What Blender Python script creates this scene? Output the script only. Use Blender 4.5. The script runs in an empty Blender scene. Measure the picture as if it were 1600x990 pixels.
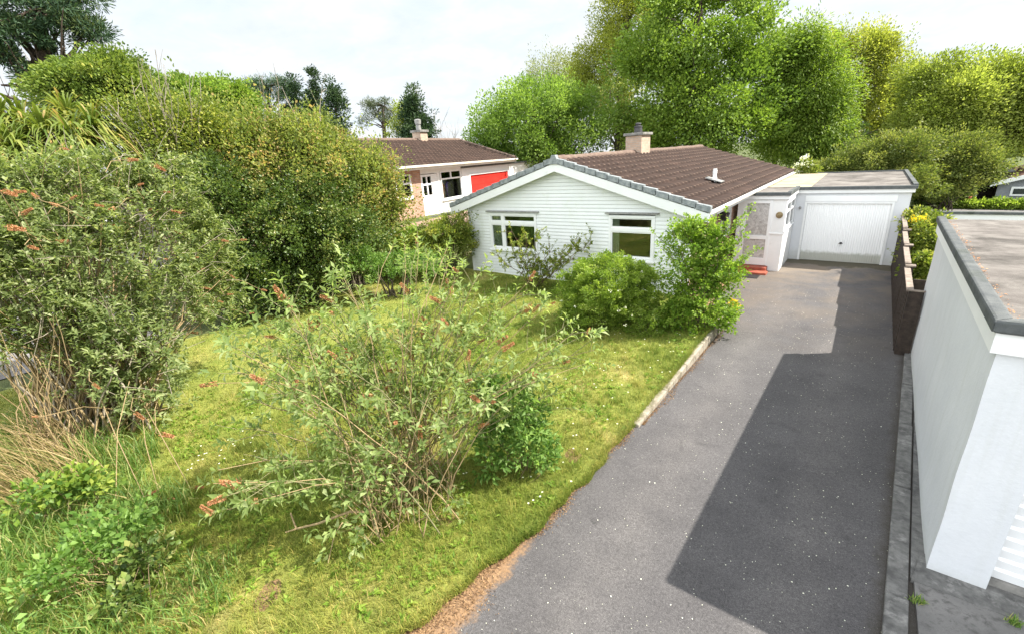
import bpy, math, random
import numpy as np
from mathutils import Vector
rng = np.random.default_rng(7)
random.seed(7)
R = math.radians
scn = bpy.context.scene
COL = scn.collection
H0 = 3.6

# ------------------------------------------------------------------ camera
F = 691.17
ROT = np.array([[0.79140751, -0.1548592, 0.59134827],
                [0.60752693, 0.30641411, -0.73281746],
                [-0.06771393, 0.93921724, 0.33657956]])
CAM = np.array([0, 0, H0])

def ray(px, py):
    d = np.array([px - 800.0, 495.0 - py, -F])
    return ROT @ (d / np.linalg.norm(d))

def at(px, py, D):                       # the point seen at a photo pixel, D metres away along the ground
    d = ray(px, py)
    return CAM + d * D / math.hypot(d[0], d[1])

def S(t):
    t = np.clip(t, 0, 1)
    return t * t * (3 - 2 * t)

def gz(x, y):                            # terrain height
    x = np.asarray(x, float); y = np.asarray(y, float)
    return -0.02 * np.clip(y, -40, 40) + 1.56 * S((-x - 12.2) / 4.2) * S((y - 3.5) / 6)

def lz(x, y):                            # lawn height
    return -0.02 * np.asarray(y, float) + 0.025 + 0.17 * S((np.asarray(y, float) - 5.0) / 5.5)

cd = bpy.data.cameras.new('camera')
cam = bpy.data.objects.new('camera', cd)
COL.objects.link(cam)
from mathutils import Matrix
M4 = Matrix([list(ROT[i]) + [CAM[i]] for i in range(3)] + [[0, 0, 0, 1]])
cam.matrix_world = M4
cd.sensor_width = 36
cd.lens = F / 1600 * 36
cd.clip_end = 3000
cd.clip_start = 0.05
scn.camera = cam

# ------------------------------------------------------------------ materials
def new_mat(name):
    m = bpy.data.materials.new(name)
    m.use_nodes = True
    nt = m.node_tree
    return m, nt, nt.nodes['Principled BSDF'], nt.nodes['Material Output']

def node(nt, typ, **kw):
    n = nt.nodes.new(typ)
    for k, v in kw.items():
        setattr(n, k, v)
    return n

def noise(nt, vec, scale, detail=6, rough=0.6, dist=0.0):
    n = node(nt, 'ShaderNodeTexNoise')
    n.inputs['Scale'].default_value = scale
    n.inputs['Detail'].default_value = detail
    n.inputs['Roughness'].default_value = rough
    n.inputs['Distortion'].default_value = dist
    if vec is not None:
        nt.links.new(vec, n.inputs['Vector'])
    return n.outputs['Fac']

def ramp(nt, fac, stops, interp='LINEAR'):
    r = node(nt, 'ShaderNodeValToRGB')
    r.color_ramp.interpolation = interp
    els = r.color_ramp.elements
    while len(els) < len(stops):
        els.new(0.5)
    for e, (p, c) in zip(els, stops):
        e.position = p
        e.color = (c, c, c, 1) if isinstance(c, (int, float)) else (*c, 1)
    nt.links.new(fac, r.inputs['Fac'])
    return r.outputs['Color']

def mix(nt, fac, a, b, mode='MIX'):
    n = node(nt, 'ShaderNodeMix', data_type='RGBA', blend_type=mode)
    for sock, v in ((n.inputs[0], fac), (n.inputs[6], a), (n.inputs[7], b)):
        if isinstance(v, (int, float)):
            sock.default_value = v
        elif isinstance(v, tuple):
            sock.default_value = (*v, 1)
        else:
            nt.links.new(v, sock)
    return n.outputs[2]

def math_n(nt, op, a, b=0.0, clamp=False):
    n = node(nt, 'ShaderNodeMath', operation=op, use_clamp=clamp)
    for i, v in enumerate((a, b)):
        if isinstance(v, (int, float)):
            n.inputs[i].default_value = v
        else:
            nt.links.new(v, n.inputs[i])
    return n.outputs[0]

def bump(nt, bsdf, h, strength=0.3, dist=0.01):
    b = node(nt, 'ShaderNodeBump')
    b.inputs['Strength'].default_value = strength
    b.inputs['Distance'].default_value = dist
    nt.links.new(h, b.inputs['Height'])
    nt.links.new(b.outputs['Normal'], bsdf.inputs['Normal'])

def coords(nt):
    g = node(nt, 'ShaderNodeNewGeometry')
    return g.outputs['Position']

def sep(nt, v):
    s = node(nt, 'ShaderNodeSeparateXYZ')
    nt.links.new(v, s.inputs[0])
    return s.outputs

def surf(name, c1, c2, scale=3.0, rough=0.7, bstr=0.2, bscale=60, bdist=0.004, dirt=None, dirt_scale=1.2, dirt_lo=0.5, spec=0.3):
    m, nt, b, o = new_mat(name)
    p = coords(nt)
    f = noise(nt, p, scale, 8, 0.65)
    col = ramp(nt, f, [(0.35, c1), (0.65, c2)])
    if dirt:
        d = ramp(nt, noise(nt, p, dirt_scale, 9, 0.7, 0.4), [(dirt_lo, 0.0), (dirt_lo + 0.16, 1.0)])
        col = mix(nt, d, col, dirt)
    nt.links.new(col, b.inputs['Base Color'])
    b.inputs['Roughness'].default_value = rough
    b.inputs['Specular IOR Level'].default_value = spec
    if bstr:
        bump(nt, b, noise(nt, p, bscale, 6, 0.7), bstr, bdist)
    return m

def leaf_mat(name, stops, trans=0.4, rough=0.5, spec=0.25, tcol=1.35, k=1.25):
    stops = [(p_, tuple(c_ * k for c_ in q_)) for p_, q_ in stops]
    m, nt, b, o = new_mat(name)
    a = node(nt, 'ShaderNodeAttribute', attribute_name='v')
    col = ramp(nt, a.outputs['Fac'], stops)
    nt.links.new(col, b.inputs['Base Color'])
    b.inputs['Roughness'].default_value = rough
    b.inputs['Specular IOR Level'].default_value = spec
    t = node(nt, 'ShaderNodeBsdfTranslucent')
    tc = mix(nt, 1.0, col, (tcol, tcol * 1.02, tcol * 0.55), 'MULTIPLY')
    nt.links.new(tc, t.inputs['Color'])
    mx = node(nt, 'ShaderNodeMixShader')
    mx.inputs[0].default_value = trans
    nt.links.new(b.outputs[0], mx.inputs[1])
    nt.links.new(t.outputs[0], mx.inputs[2])
    nt.links.new(mx.outputs[0], o.inputs['Surface'])
    return m

MT = {}
MT['white_paint'] = surf('white_paint', (0.76, 0.77, 0.76), (0.82, 0.82, 0.81), 2.0, 0.5, 0.05, 40, dirt=(0.58, 0.58, 0.52), dirt_lo=0.62)
MT['upvc'] = surf('upvc', (0.80, 0.81, 0.81), (0.84, 0.84, 0.83), 3.0, 0.35, 0.0)
MT['siding'] = surf('siding', (0.74, 0.765, 0.75), (0.81, 0.82, 0.815), 1.2, 0.45, 0.04, 20, dirt=(0.66, 0.69, 0.60), dirt_scale=0.9, dirt_lo=0.56)
MT['felt'] = surf('felt', (0.070, 0.077, 0.080), (0.125, 0.132, 0.130), 6.0, 0.85, 0.6, 90, 0.008, dirt=(0.045, 0.055, 0.040), dirt_lo=0.52)
MT['concrete'] = surf('concrete', (0.16, 0.155, 0.145), (0.30, 0.285, 0.26), 5.0, 0.9, 0.5, 70, 0.008, dirt=(0.07, 0.072, 0.06), dirt_scale=3.0, dirt_lo=0.5)
MT['dark_concrete'] = surf('dark_concrete', (0.085, 0.083, 0.080), (0.20, 0.195, 0.185), 9.0, 0.9, 0.8, 60, 0.012, dirt=(0.31, 0.30, 0.285), dirt_scale=6.0, dirt_lo=0.54)
MT['kerb_stone'] = surf('kerb_stone', (0.26, 0.225, 0.17), (0.38, 0.34, 0.275), 6.0, 0.9, 0.8, 40, 0.015, dirt=(0.13, 0.11, 0.07), dirt_scale=5, dirt_lo=0.5)
MT['verge'] = surf('verge_concrete', (0.17, 0.19, 0.20), (0.33, 0.35, 0.35), 9.0, 0.9, 0.5, 50, 0.008, dirt=(0.10, 0.11, 0.10), dirt_scale=4, dirt_lo=0.55)
MT['ridge'] = surf('ridge_clay', (0.12, 0.080, 0.063), (0.19, 0.135, 0.105), 6.0, 0.9, 0.5, 60, 0.006, dirt=(0.25, 0.22, 0.16), dirt_scale=3, dirt_lo=0.58)
MT['black'] = surf('black_plastic', (0.015, 0.015, 0.016), (0.03, 0.03, 0.03), 5, 0.45, 0)
MT['metal'] = surf('grey_metal', (0.20, 0.20, 0.20), (0.34, 0.33, 0.31), 8, 0.45, 0.1)
MT['pot'] = surf('chimney_pot_clay', (0.035, 0.035, 0.04), (0.09, 0.085, 0.085), 8, 0.7, 0.2, 30)
MT['red_tile'] = surf('red_quarry_tile', (0.28, 0.065, 0.04), (0.42, 0.12, 0.07), 5, 0.6, 0.2, 30, dirt=(0.12, 0.04, 0.03), dirt_scale=3, dirt_lo=0.56)
MT['red_door'] = surf('red_door_paint', (0.60, 0.025, 0.02), (0.66, 0.035, 0.025), 2, 0.4, 0)
MT['curtain'] = surf('curtain_cloth', (0.45, 0.50, 0.46), (0.58, 0.62, 0.58), 6, 0.9, 0.2, 20)
MT['purple'] = surf('purple_cloth', (0.22, 0.13, 0.62), (0.34, 0.20, 0.75), 12, 0.9, 0.3, 20)
MT['blue'] = surf('blue_cloth', (0.20, 0.34, 0.68), (0.30, 0.46, 0.75), 12, 0.9, 0.3, 20)
MT['dark_red'] = surf('maroon_cloth', (0.26, 0.05, 0.04), (0.38, 0.08, 0.06), 12, 0.9, 0)
MT['wood_dark'] = surf('dark_stained_wood', (0.024, 0.018, 0.014), (0.060, 0.043, 0.033), 9, 0.75, 0.4, 40, 0.004, dirt=(0.06, 0.07, 0.04), dirt_lo=0.6)
MT['wood_cap'] = surf('weathered_rail_wood', (0.17, 0.135, 0.11), (0.31, 0.255, 0.21), 9, 0.8, 0.3, 40)
MT['bark'] = surf('bark', (0.06, 0.048, 0.036), (0.14, 0.11, 0.085), 6, 0.95, 0.6, 30, 0.02)
MT['pine_bark'] = surf('pine_bark', (0.05, 0.038, 0.03), (0.12, 0.085, 0.065), 6, 0.95, 0.6, 30, 0.02)
MT['cane'] = surf('tan_cane', (0.25, 0.175, 0.085), (0.38, 0.285, 0.155), 14, 0.8, 0.2, 60)
MT['cane_dark'] = surf('dark_cane', (0.10, 0.07, 0.045), (0.22, 0.15, 0.09), 14, 0.85, 0.2, 60)
MT['young_twig'] = surf('young_green_twig', (0.15, 0.15, 0.07), (0.26, 0.23, 0.12), 14, 0.85, 0)
MT['twig_grey'] = surf('grey_twig', (0.24, 0.20, 0.15), (0.38, 0.33, 0.26), 10, 0.9, 0)
MT['grey_render'] = surf('grey_render', (0.20, 0.21, 0.23), (0.27, 0.28, 0.30), 3, 0.8, 0.2, 60)
MT['cream_roof'] = surf('cream_roof_sheet', (0.33, 0.265, 0.165), (0.44, 0.37, 0.255), 1.5, 0.7, 0.1, 40)
MT['gravel_roof'] = surf('weathered_felt_roof', (0.12, 0.105, 0.095), (0.22, 0.20, 0.18), 2.3, 0.9, 0.7, 80, 0.008, dirt=(0.065, 0.057, 0.050), dirt_scale=1.1, dirt_lo=0.47)
MT['gutter'] = surf('cream_gutter', (0.62, 0.58, 0.48), (0.74, 0.72, 0.66), 3, 0.5, 0)
MT['paving'] = surf('pink_paving', (0.27, 0.17, 0.13), (0.36, 0.25, 0.20), 3, 0.85, 0.2, 30)
MT['road'] = surf('lane_tarmac', (0.16, 0.15, 0.148), (0.22, 0.205, 0.20), 2, 0.9, 0.3, 60)

def render_wall():
    m, nt, b, o = new_mat('white_render')
    p = coords(nt)
    f = noise(nt, p, 1.3, 9, 0.7)
    col = ramp(nt, f, [(0.3, (0.60, 0.615, 0.635)), (0.7, (0.68, 0.69, 0.705))])
    z = sep(nt, p)[2]
    mp = node(nt, 'ShaderNodeMapping'); mp.inputs['Scale'].default_value = (7, 7, .35)
    nt.links.new(p, mp.inputs['Vector'])
    stk = ramp(nt, noise(nt, mp.outputs[0], 1.0, 8, 0.65), [(0.52, 0.0), (0.70, 1.0)])
    col = mix(nt, math_n(nt, 'MULTIPLY', stk, 0.38), col, (0.52, 0.53, 0.50))
    splash = ramp(nt, math_n(nt, 'ADD', z, math_n(nt, 'MULTIPLY', noise(nt, p, 7, 8, 0.8), 0.5)), [(0.02, 1.0), (0.30, 0.0)])
    col = mix(nt, math_n(nt, 'MULTIPLY', splash, 0.45), col, (0.40, 0.40, 0.34))
    nt.links.new(col, b.inputs['Base Color'])
    b.inputs['Roughness'].default_value = 0.75
    b.inputs['Specular IOR Level'].default_value = 0.25
    h = math_n(nt, 'ADD', noise(nt, p, 26, 5, 0.6), math_n(nt, 'MULTIPLY', noise(nt, p, 4, 3, 0.5), 1.2))
    bump(nt, b, h, 0.32, 0.010)
    return m
MT['render'] = render_wall()

def brick(name, c1, c2, mortar):
    m, nt, b, o = new_mat(name)
    p = coords(nt)
    s = sep(nt, p)
    cmb = node(nt, 'ShaderNodeCombineXYZ')
    nt.links.new(math_n(nt, 'ADD', s[0], s[1]), cmb.inputs[0])
    nt.links.new(s[2], cmb.inputs[1])
    br = node(nt, 'ShaderNodeTexBrick')
    nt.links.new(cmb.outputs[0], br.inputs['Vector'])
    br.inputs['Color1'].default_value = (*c1, 1)
    br.inputs['Color2'].default_value = (*c2, 1)
    br.inputs['Mortar'].default_value = (*mortar, 1)
    br.inputs['Scale'].default_value = 1.0
    br.inputs['Mortar Size'].default_value = 0.008
    br.inputs['Brick Width'].default_value = 0.225
    br.inputs['Row Height'].default_value = 0.075
    col = mix(nt, 0.5, br.outputs['Color'], ramp(nt, noise(nt, p, 9, 7), [(0.3, 0.6), (0.7, 1.1)]), 'MULTIPLY')
    nt.links.new(col, b.inputs['Base Color'])
    b.inputs['Roughness'].default_value = 0.9
    bump(nt, b, math_n(nt, 'SUBTRACT', 1.0, br.outputs['Fac']), 0.4, 0.006)
    return m
MT['brick'] = brick('pink_brick', (0.40, 0.20, 0.13), (0.48, 0.29, 0.20), (0.42, 0.37, 0.31))
MT['chimney_brick'] = brick('buff_brick', (0.46, 0.31, 0.22), (0.54, 0.40, 0.30), (0.40, 0.36, 0.30))

def tile_mat():
    m, nt, b, o = new_mat('brown_roof_tile')
    p = coords(nt)
    col = ramp(nt, noise(nt, p, 2.2, 8, 0.7), [(0.3, (0.031, 0.0185, 0.014)), (0.7, (0.053, 0.033, 0.026))])
    vor = node(nt, 'ShaderNodeTexVoronoi')
    vor.inputs['Scale'].default_value = 3.2
    nt.links.new(p, vor.inputs['Vector'])
    col = mix(nt, 0.35, col, mix(nt, 1.0, col, ramp(nt, vor.outputs['Color'], [(0, 0.6), (1, 1.4)]), 'MULTIPLY'))
    ta = node(nt, 'ShaderNodeAttribute', attribute_name='tone')
    col = mix(nt, 1.0, col, ramp(nt, ta.outputs['Fac'], [(0.0, (.84, .85, .87)), (.8, (1.08, 1.07, 1.06)), (1.0, (1.25, 1.22, 1.2))]), 'MULTIPLY')
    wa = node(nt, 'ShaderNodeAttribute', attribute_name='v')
    lit_edge = math_n(nt, 'MULTIPLY', ramp(nt, wa.outputs['Fac'], [(0.70, 0.0), (0.92, 1.0)]), ramp(nt, noise(nt, p, 5, 4, .6), [(.35, .25), (.6, .85)]))  # sunlit dashes on the tile front edges, painted into the colour
    col = mix(nt, lit_edge, col, (0.20, 0.14, 0.105))
    lich = ramp(nt, noise(nt, p, 24, 6, 0.7), [(0.64, 0.0), (0.74, 1.0)])
    col = mix(nt, math_n(nt, 'MULTIPLY', lich, 0.4), col, (0.30, 0.27, 0.20))
    nt.links.new(col, b.inputs['Base Color'])
    b.inputs['Roughness'].default_value = 0.85
    b.inputs['Specular IOR Level'].default_value = 0.2
    bump(nt, b, noise(nt, p, 70, 5), 0.3, 0.004)
    return m
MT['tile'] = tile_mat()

def asphalt():
    m, nt, b, o = new_mat('asphalt')
    p = coords(nt)
    s = sep(nt, p)
    base = ramp(nt, noise(nt, p, 1.1, 9, 0.7), [(0.3, (0.064, 0.060, 0.061)), (0.7, (0.100, 0.094, 0.094))])
    # two paler wheel tracks, darker oil spots, hairline cracks
    wob = math_n(nt, 'ADD', s[0], math_n(nt, 'MULTIPLY', noise(nt, p, 0.5, 3), 0.5))
    trk = math_n(nt, 'ABSOLUTE', math_n(nt, 'SUBTRACT', math_n(nt, 'ABSOLUTE', math_n(nt, 'ADD', wob, 0.45)), 0.72))
    trk = math_n(nt, 'MULTIPLY', ramp(nt, trk, [(0.05, 1.0), (0.42, 0.0)]), ramp(nt, noise(nt, p, 2.2, 7, .7), [(.3, .1), (.65, 1.0)]))
    base = mix(nt, math_n(nt, 'MULTIPLY', trk, 0.5), base, (0.125, 0.115, 0.110))
    spot = ramp(nt, noise(nt, p, 2.6, 3, .4, .6), [(0.68, 0.0), (0.74, 1.0)])
    base = mix(nt, math_n(nt, 'MULTIPLY', spot, 0.45), base, (0.038, 0.036, 0.036))
    grain = ramp(nt, noise(nt, p, 130, 3, 0.8), [(0.32, 0.35), (0.68, 1.75)])
    col = mix(nt, 0.85, base, mix(nt, 1.0, base, grain, 'MULTIPLY'))
    col = mix(nt, 0.8, col, mix(nt, 1.0, col, ramp(nt, noise(nt, p, 42, 5, 0.8), [(0.34, 0.62), (0.66, 1.42)]), 'MULTIPLY'))
    # brown silt near the house, worn drier patch before the garage door
    far = ramp(nt, math_n(nt, 'MULTIPLY', math_n(nt, 'SUBTRACT', s[1], 8.5), 0.13), [(0.0, 0.0), (1.0, 1.0)])
    n2 = ramp(nt, noise(nt, p, 0.8, 7, 0.65, 0.5), [(0.40, 0.0), (0.62, 1.0)])
    col = mix(nt, math_n(nt, 'MULTIPLY', far, math_n(nt, 'MULTIPLY', n2, 0.75)), col, (0.185, 0.145, 0.105))
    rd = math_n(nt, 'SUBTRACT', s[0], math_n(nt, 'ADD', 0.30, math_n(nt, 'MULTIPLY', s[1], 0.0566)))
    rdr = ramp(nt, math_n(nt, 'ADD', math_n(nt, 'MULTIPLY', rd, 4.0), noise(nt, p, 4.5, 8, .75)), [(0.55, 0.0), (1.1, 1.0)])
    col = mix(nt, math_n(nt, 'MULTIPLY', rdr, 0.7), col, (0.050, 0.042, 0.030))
    green = ramp(nt, math_n(nt, 'ADD', math_n(nt, 'MULTIPLY', math_n(nt, 'SUBTRACT', s[1], 16.0), 0.5), math_n(nt, 'MULTIPLY', noise(nt, p, 1.6, 8, 0.7), 0.9)), [(0.95, 0.0), (1.25, 1.0)])
    col = mix(nt, math_n(nt, 'MULTIPLY', green, 0.8), col, (0.055, 0.048, 0.024))
    # tan moss debris along the lawn edge
    ed = math_n(nt, 'ADD', math_n(nt, 'MULTIPLY', math_n(nt, 'ADD', s[0], 2.16), -3.0), math_n(nt, 'MULTIPLY', math_n(nt, 'SUBTRACT', 3.4, s[1]), 0.17))
    ed = math_n(nt, 'ADD', ed, math_n(nt, 'MULTIPLY', noise(nt, p, 5, 8, 0.75), 1.4))
    edr = ramp(nt, ed, [(0.62, 0.0), (1.0, 1.0)])
    col = mix(nt, math_n(nt, 'MULTIPLY', edr, 0.9), col, ramp(nt, noise(nt, p, 40, 5), [(0.3, (0.13, 0.075, 0.04)), (0.7, (0.36, 0.215, 0.105))]))
    vor = node(nt, 'ShaderNodeTexVoronoi')
    vor.inputs['Scale'].default_value = 55
    nt.links.new(p, vor.inputs['Vector'])
    chip = math_n(nt, 'LESS_THAN', vor.outputs['Distance'], 0.11)
    col = mix(nt, math_n(nt, 'MULTIPLY', chip, 0.5), col, (0.35, 0.33, 0.31))
    nt.links.new(col, b.inputs['Base Color'])
    b.inputs['Roughness'].default_value = 0.8
    b.inputs['Specular IOR Level'].default_value = 0.35
    bump(nt, b, noise(nt, p, 120, 4, 0.8), 0.8, 0.008)
    return m
MT['asphalt'] = asphalt()

def grass_colour(nt, p):
    f = noise(nt, p, 0.55, 7, 0.65, 0.3)
    col = ramp(nt, f, [(0.32, (0.135, 0.195, 0.036)), (0.45, (0.220, 0.275, 0.054)), (0.58, (0.30, 0.325, 0.082)), (0.70, (0.46, 0.40, 0.18))])
    f2 = noise(nt, p, 3.5, 6, 0.7)
    return mix(nt, 0.7, col, mix(nt, 1.0, col, ramp(nt, f2, [(0.3, (0.55, 0.62, 0.5)), (0.7, (1.35, 1.25, 1.2))]), 'MULTIPLY'))

def lawn_mat(name, k=1.0):
    m, nt, b, o = new_mat(name)
    p = coords(nt)
    col = grass_colour(nt, p)
    thatch = ramp(nt, noise(nt, p, 60, 5, 0.8), [(0.35, 0.0), (0.65, 1.0)])
    col = mix(nt, math_n(nt, 'MULTIPLY', thatch, 0.4), col, (0.19, 0.15, 0.06))
    nt.links.new(col, b.inputs['Base Color'])
    b.inputs['Roughness'].default_value = 0.95
    b.inputs['Specular IOR Level'].default_value = 0.1
    bump(nt, b, noise(nt, p, 90, 5, 0.8), 0.8, 0.02)
    return m
MT['lawn'] = lawn_mat('lawn_soil')

def blade_mat():
    m, nt, b, o = new_mat('grass_blade')
    p = coords(nt)
    col = grass_colour(nt, p)
    a = node(nt, 'ShaderNodeAttribute', attribute_name='v')
    col = mix(nt, 1.0, col, ramp(nt, a.outputs['Fac'], [(0.0, (0.75, 0.85, 0.8)), (0.6, (1.15, 1.15, 1.0)), (0.85, (1.3, 1.2, 1.1)), (1.0, (2.2, 1.6, 2.2))]), 'MULTIPLY')
    nt.links.new(col, b.inputs['Base Color'])
    b.inputs['Roughness'].default_value = 0.55
    b.inputs['Specular IOR Level'].default_value = 0.2
    t = node(nt, 'ShaderNodeBsdfTranslucent')
    nt.links.new(col, t.inputs['Color'])
    mx = node(nt, 'ShaderNodeMixShader')
    mx.inputs[0].default_value = 0.45
    nt.links.new(b.outputs[0], mx.inputs[1]); nt.links.new(t.outputs[0], mx.inputs[2])
    nt.links.new(mx.outputs[0], o.inputs['Surface'])
    return m
MT['blade'] = blade_mat()
MT['ground'] = surf('rough_ground', (0.05, 0.07, 0.02), (0.11, 0.13, 0.04), 0.7, 0.95, 0.5, 20, 0.03, dirt=(0.12, 0.10, 0.05), dirt_scale=0.5, dirt_lo=0.55)

def glass(name, tint=(0.75, 0.85, 0.8), refl=1.5):
    m, nt, b, o = new_mat(name)
    nt.nodes.remove(b)
    tr = node(nt, 'ShaderNodeBsdfTransparent')
    tr.inputs['Color'].default_value = (*tint, 1)
    gl = node(nt, 'ShaderNodeBsdfGlossy')
    gl.inputs['Roughness'].default_value = 0.03
    fr = node(nt, 'ShaderNodeFresnel')
    fr.inputs['IOR'].default_value = refl
    mx = node(nt, 'ShaderNodeMixShader')
    nt.links.new(math_n(nt, 'ADD', fr.outputs[0], 0.06), mx.inputs[0])
    nt.links.new(tr.outputs[0], mx.inputs[1]); nt.links.new(gl.outputs[0], mx.inputs[2])
    nt.links.new(mx.outputs[0], o.inputs['Surface'])
    return m
MT['glass'] = glass('window_glass', (0.86, 0.9, 0.84))

def obscure():
    m, nt, b, o = new_mat('patterned_glass')
    p = coords(nt)
    vor = node(nt, 'ShaderNodeTexVoronoi')
    vor.inputs['Scale'].default_value = 9
    nt.links.new(p, vor.inputs['Vector'])
    col = ramp(nt, noise(nt, p, 6, 6, 0.7, 1.5), [(0.35, (0.32, 0.305, 0.295)), (0.55, (0.52, 0.50, 0.485)), (0.7, (0.70, 0.69, 0.68))])
    nt.links.new(col, b.inputs['Base Color'])
    b.inputs['Roughness'].default_value = 0.25
    bump(nt, b, vor.outputs['Distance'], 0.5, 0.01)
    return m
MT['obscure'] = obscure()

LM = {}
def hexc(*s): return s
LM['buddleia'] = leaf_mat('buddleia_leaf', [(0.0, (0.095, 0.140, 0.044)), (0.5, (0.155, 0.205, 0.066)), (0.8, (0.215, 0.265, 0.10)), (1.0, (0.28, 0.32, 0.16))], 0.52, 0.6, k=1.55)
LM['buddleia_lush'] = leaf_mat('lush_leaf', [(0.0, (0.060, 0.12, 0.022)), (0.5, (0.110, 0.185, 0.040)), (1.0, (0.18, 0.27, 0.075))], 0.45, 0.5, k=1.5)
LM['buddleia_old'] = leaf_mat('grey_buddleia_leaf', [(0.0, (0.066, 0.096, 0.032)), (0.5, (0.120, 0.152, 0.052)), (0.8, (0.178, 0.210, 0.082)), (1.0, (0.28, 0.30, 0.17))], 0.45, 0.6, k=1.6)
LM['flower'] = leaf_mat('dried_flower', [(0.0, (0.28, 0.13, 0.06)), (0.6, (0.44, 0.23, 0.115)), (1.0, (0.54, 0.32, 0.19))], 0.15, 0.9, 0.05, 1.0)
LM['olive'] = leaf_mat('olive_leaf', [(0.0, (0.085, 0.115, 0.028)), (0.5, (0.155, 0.185, 0.050)), (0.82, (0.23, 0.245, 0.08)), (1.0, (0.28, 0.20, 0.09))], 0.48, 0.42, k=1.6)
LM['dark_gloss'] = leaf_mat('glossy_dark_leaf', [(0.0, (0.036, 0.062, 0.014)), (0.5, (0.070, 0.108, 0.024)), (0.9, (0.13, 0.170, 0.040)), (1.0, (0.20, 0.20, 0.07))], 0.32, 0.36, 0.4, k=1.6)
LM['spirea'] = leaf_mat('lime_leaf', [(0.0, (0.095, 0.155, 0.022)), (0.6, (0.18, 0.25, 0.038)), (0.95, (0.26, 0.33, 0.06)), (1.0, (0.32, 0.37, 0.12))], 0.48, 0.5, k=1.35)
LM['fresh'] = leaf_mat('fresh_green_leaf', [(0.0, (0.085, 0.16, 0.018)), (0.6, (0.165, 0.25, 0.032)), (1.0, (0.26, 0.35, 0.06))], 0.5, 0.5, k=1.3)
LM['rose'] = leaf_mat('rose_leaf', [(0.0, (0.08, 0.115, 0.02)), (0.6, (0.16, 0.20, 0.036)), (1.0, (0.30, 0.30, 0.07))], 0.42, 0.4, k=1.35)
LM['maple'] = leaf_mat('bright_tree_leaf', [(0.0, (0.070, 0.120, 0.018)), (0.5, (0.130, 0.195, 0.030)), (1.0, (0.21, 0.28, 0.055))], 0.38, 0.5, k=1.5)
LM['sycamore'] = leaf_mat('sycamore_leaf', [(0.0, (0.050, 0.080, 0.016)), (0.5, (0.090, 0.130, 0.026)), (1.0, (0.16, 0.19, 0.045))], 0.4, 0.5, k=1.75)
LM['yellow_tree'] = leaf_mat('yellow_green_leaf', [(0.0, (0.090, 0.120, 0.020)), (0.5, (0.160, 0.195, 0.038)), (1.0, (0.25, 0.275, 0.070))], 0.48, 0.5, k=1.7)
LM['willow'] = leaf_mat('willow_leaf', [(0.0, (0.085, 0.135, 0.020)), (0.5, (0.145, 0.210, 0.034)), (1.0, (0.22, 0.28, 0.055))], 0.52, 0.5, k=1.4)
LM['round'] = leaf_mat('round_tree_leaf', [(0.0, (0.080, 0.140, 0.024)), (0.5, (0.140, 0.215, 0.040)), (1.0, (0.22, 0.30, 0.08))], 0.5, 0.5, k=1.4)
LM['pale_tree'] = leaf_mat('pale_grey_leaf', [(0.0, (0.15, 0.175, 0.085)), (1.0, (0.26, 0.28, 0.15))], 0.4, 0.5)
LM['spring'] = leaf_mat('spring_yellow_leaf', [(0.0, (0.12, 0.145, 0.022)), (0.5, (0.21, 0.235, 0.042)), (1.0, (0.32, 0.33, 0.085))], 0.5, 0.5, k=1.45)
LM['back_shrub'] = leaf_mat('back_shrub_leaf', [(0.0, (0.060, 0.085, 0.018)), (0.5, (0.115, 0.145, 0.034)), (1.0, (0.21, 0.225, 0.06))], 0.42, 0.5, k=1.35)
LM['pine'] = leaf_mat('pine_needle', [(0.0, (0.016, 0.033, 0.018)), (0.6, (0.030, 0.056, 0.026)), (1.0, (0.065, 0.085, 0.03))], 0.15, 0.6, k=2.1)
LM['conifer'] = leaf_mat('conifer_needle', [(0.0, (0.014, 0.030, 0.014)), (0.6, (0.028, 0.052, 0.020)), (1.0, (0.05, 0.08, 0.03))], 0.15, 0.6, k=1.6)
LM['grey_pine'] = leaf_mat('grey_pine_needle', [(0.0, (0.05, 0.07, 0.04)), (1.0, (0.12, 0.14, 0.08))], 0.2, 0.6)
LM['yellow_flower'] = leaf_mat('yellow_flower', [(0.0, (0.60, 0.42, 0.01)), (1.0, (0.78, 0.60, 0.03))], 0.3, 0.6)
LM['white_flower'] = leaf_mat('white_flower', [(0.0, (0.55, 0.55, 0.42)), (1.0, (0.80, 0.80, 0.74))], 0.3, 0.6)
LM['pink_flower'] = leaf_mat('pink_flower', [(0.0, (0.45, 0.06, 0.08)), (1.0, (0.65, 0.22, 0.22))], 0.3, 0.6)
LM['cordyline'] = leaf_mat('strap_leaf', [(0.0, (0.07, 0.115, 0.02)), (0.6, (0.145, 0.185, 0.035)), (0.9, (0.27, 0.26, 0.07)), (1.0, (0.36, 0.25, 0.10))], 0.35, 0.45)
LM['weed'] = leaf_mat('long_grass_blade', [(0.0, (0.06, 0.12, 0.025)), (0.6, (0.13, 0.20, 0.045)), (0.85, (0.20, 0.25, 0.07)), (1.0, (0.36, 0.29, 0.14))], 0.45, 0.5, k=1.5)
LM['bramble'] = leaf_mat('bramble_leaf', [(0.0, (0.07, 0.14, 0.03)), (0.6, (0.15, 0.22, 0.035)), (1.0, (0.26, 0.30, 0.06))], 0.4, 0.45)
LM['straw'] = leaf_mat('straw', [(0.0, (0.10, 0.15, 0.035)), (0.32, (0.20, 0.17, 0.06)), (0.7, (0.33, 0.235, 0.115)), (1.0, (0.48, 0.38, 0.22))], 0.3, 0.8, 0.1, 1.0, k=1.1)

# ------------------------------------------------------------------ mesh helpers
def link(name, me, mat=None, parent=None):
    if mat is not None:
        me.materials.append(mat)
    o = bpy.data.objects.new(name, me)
    COL.objects.link(o)
    if parent is not None:
        o.parent = parent
    return o

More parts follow.
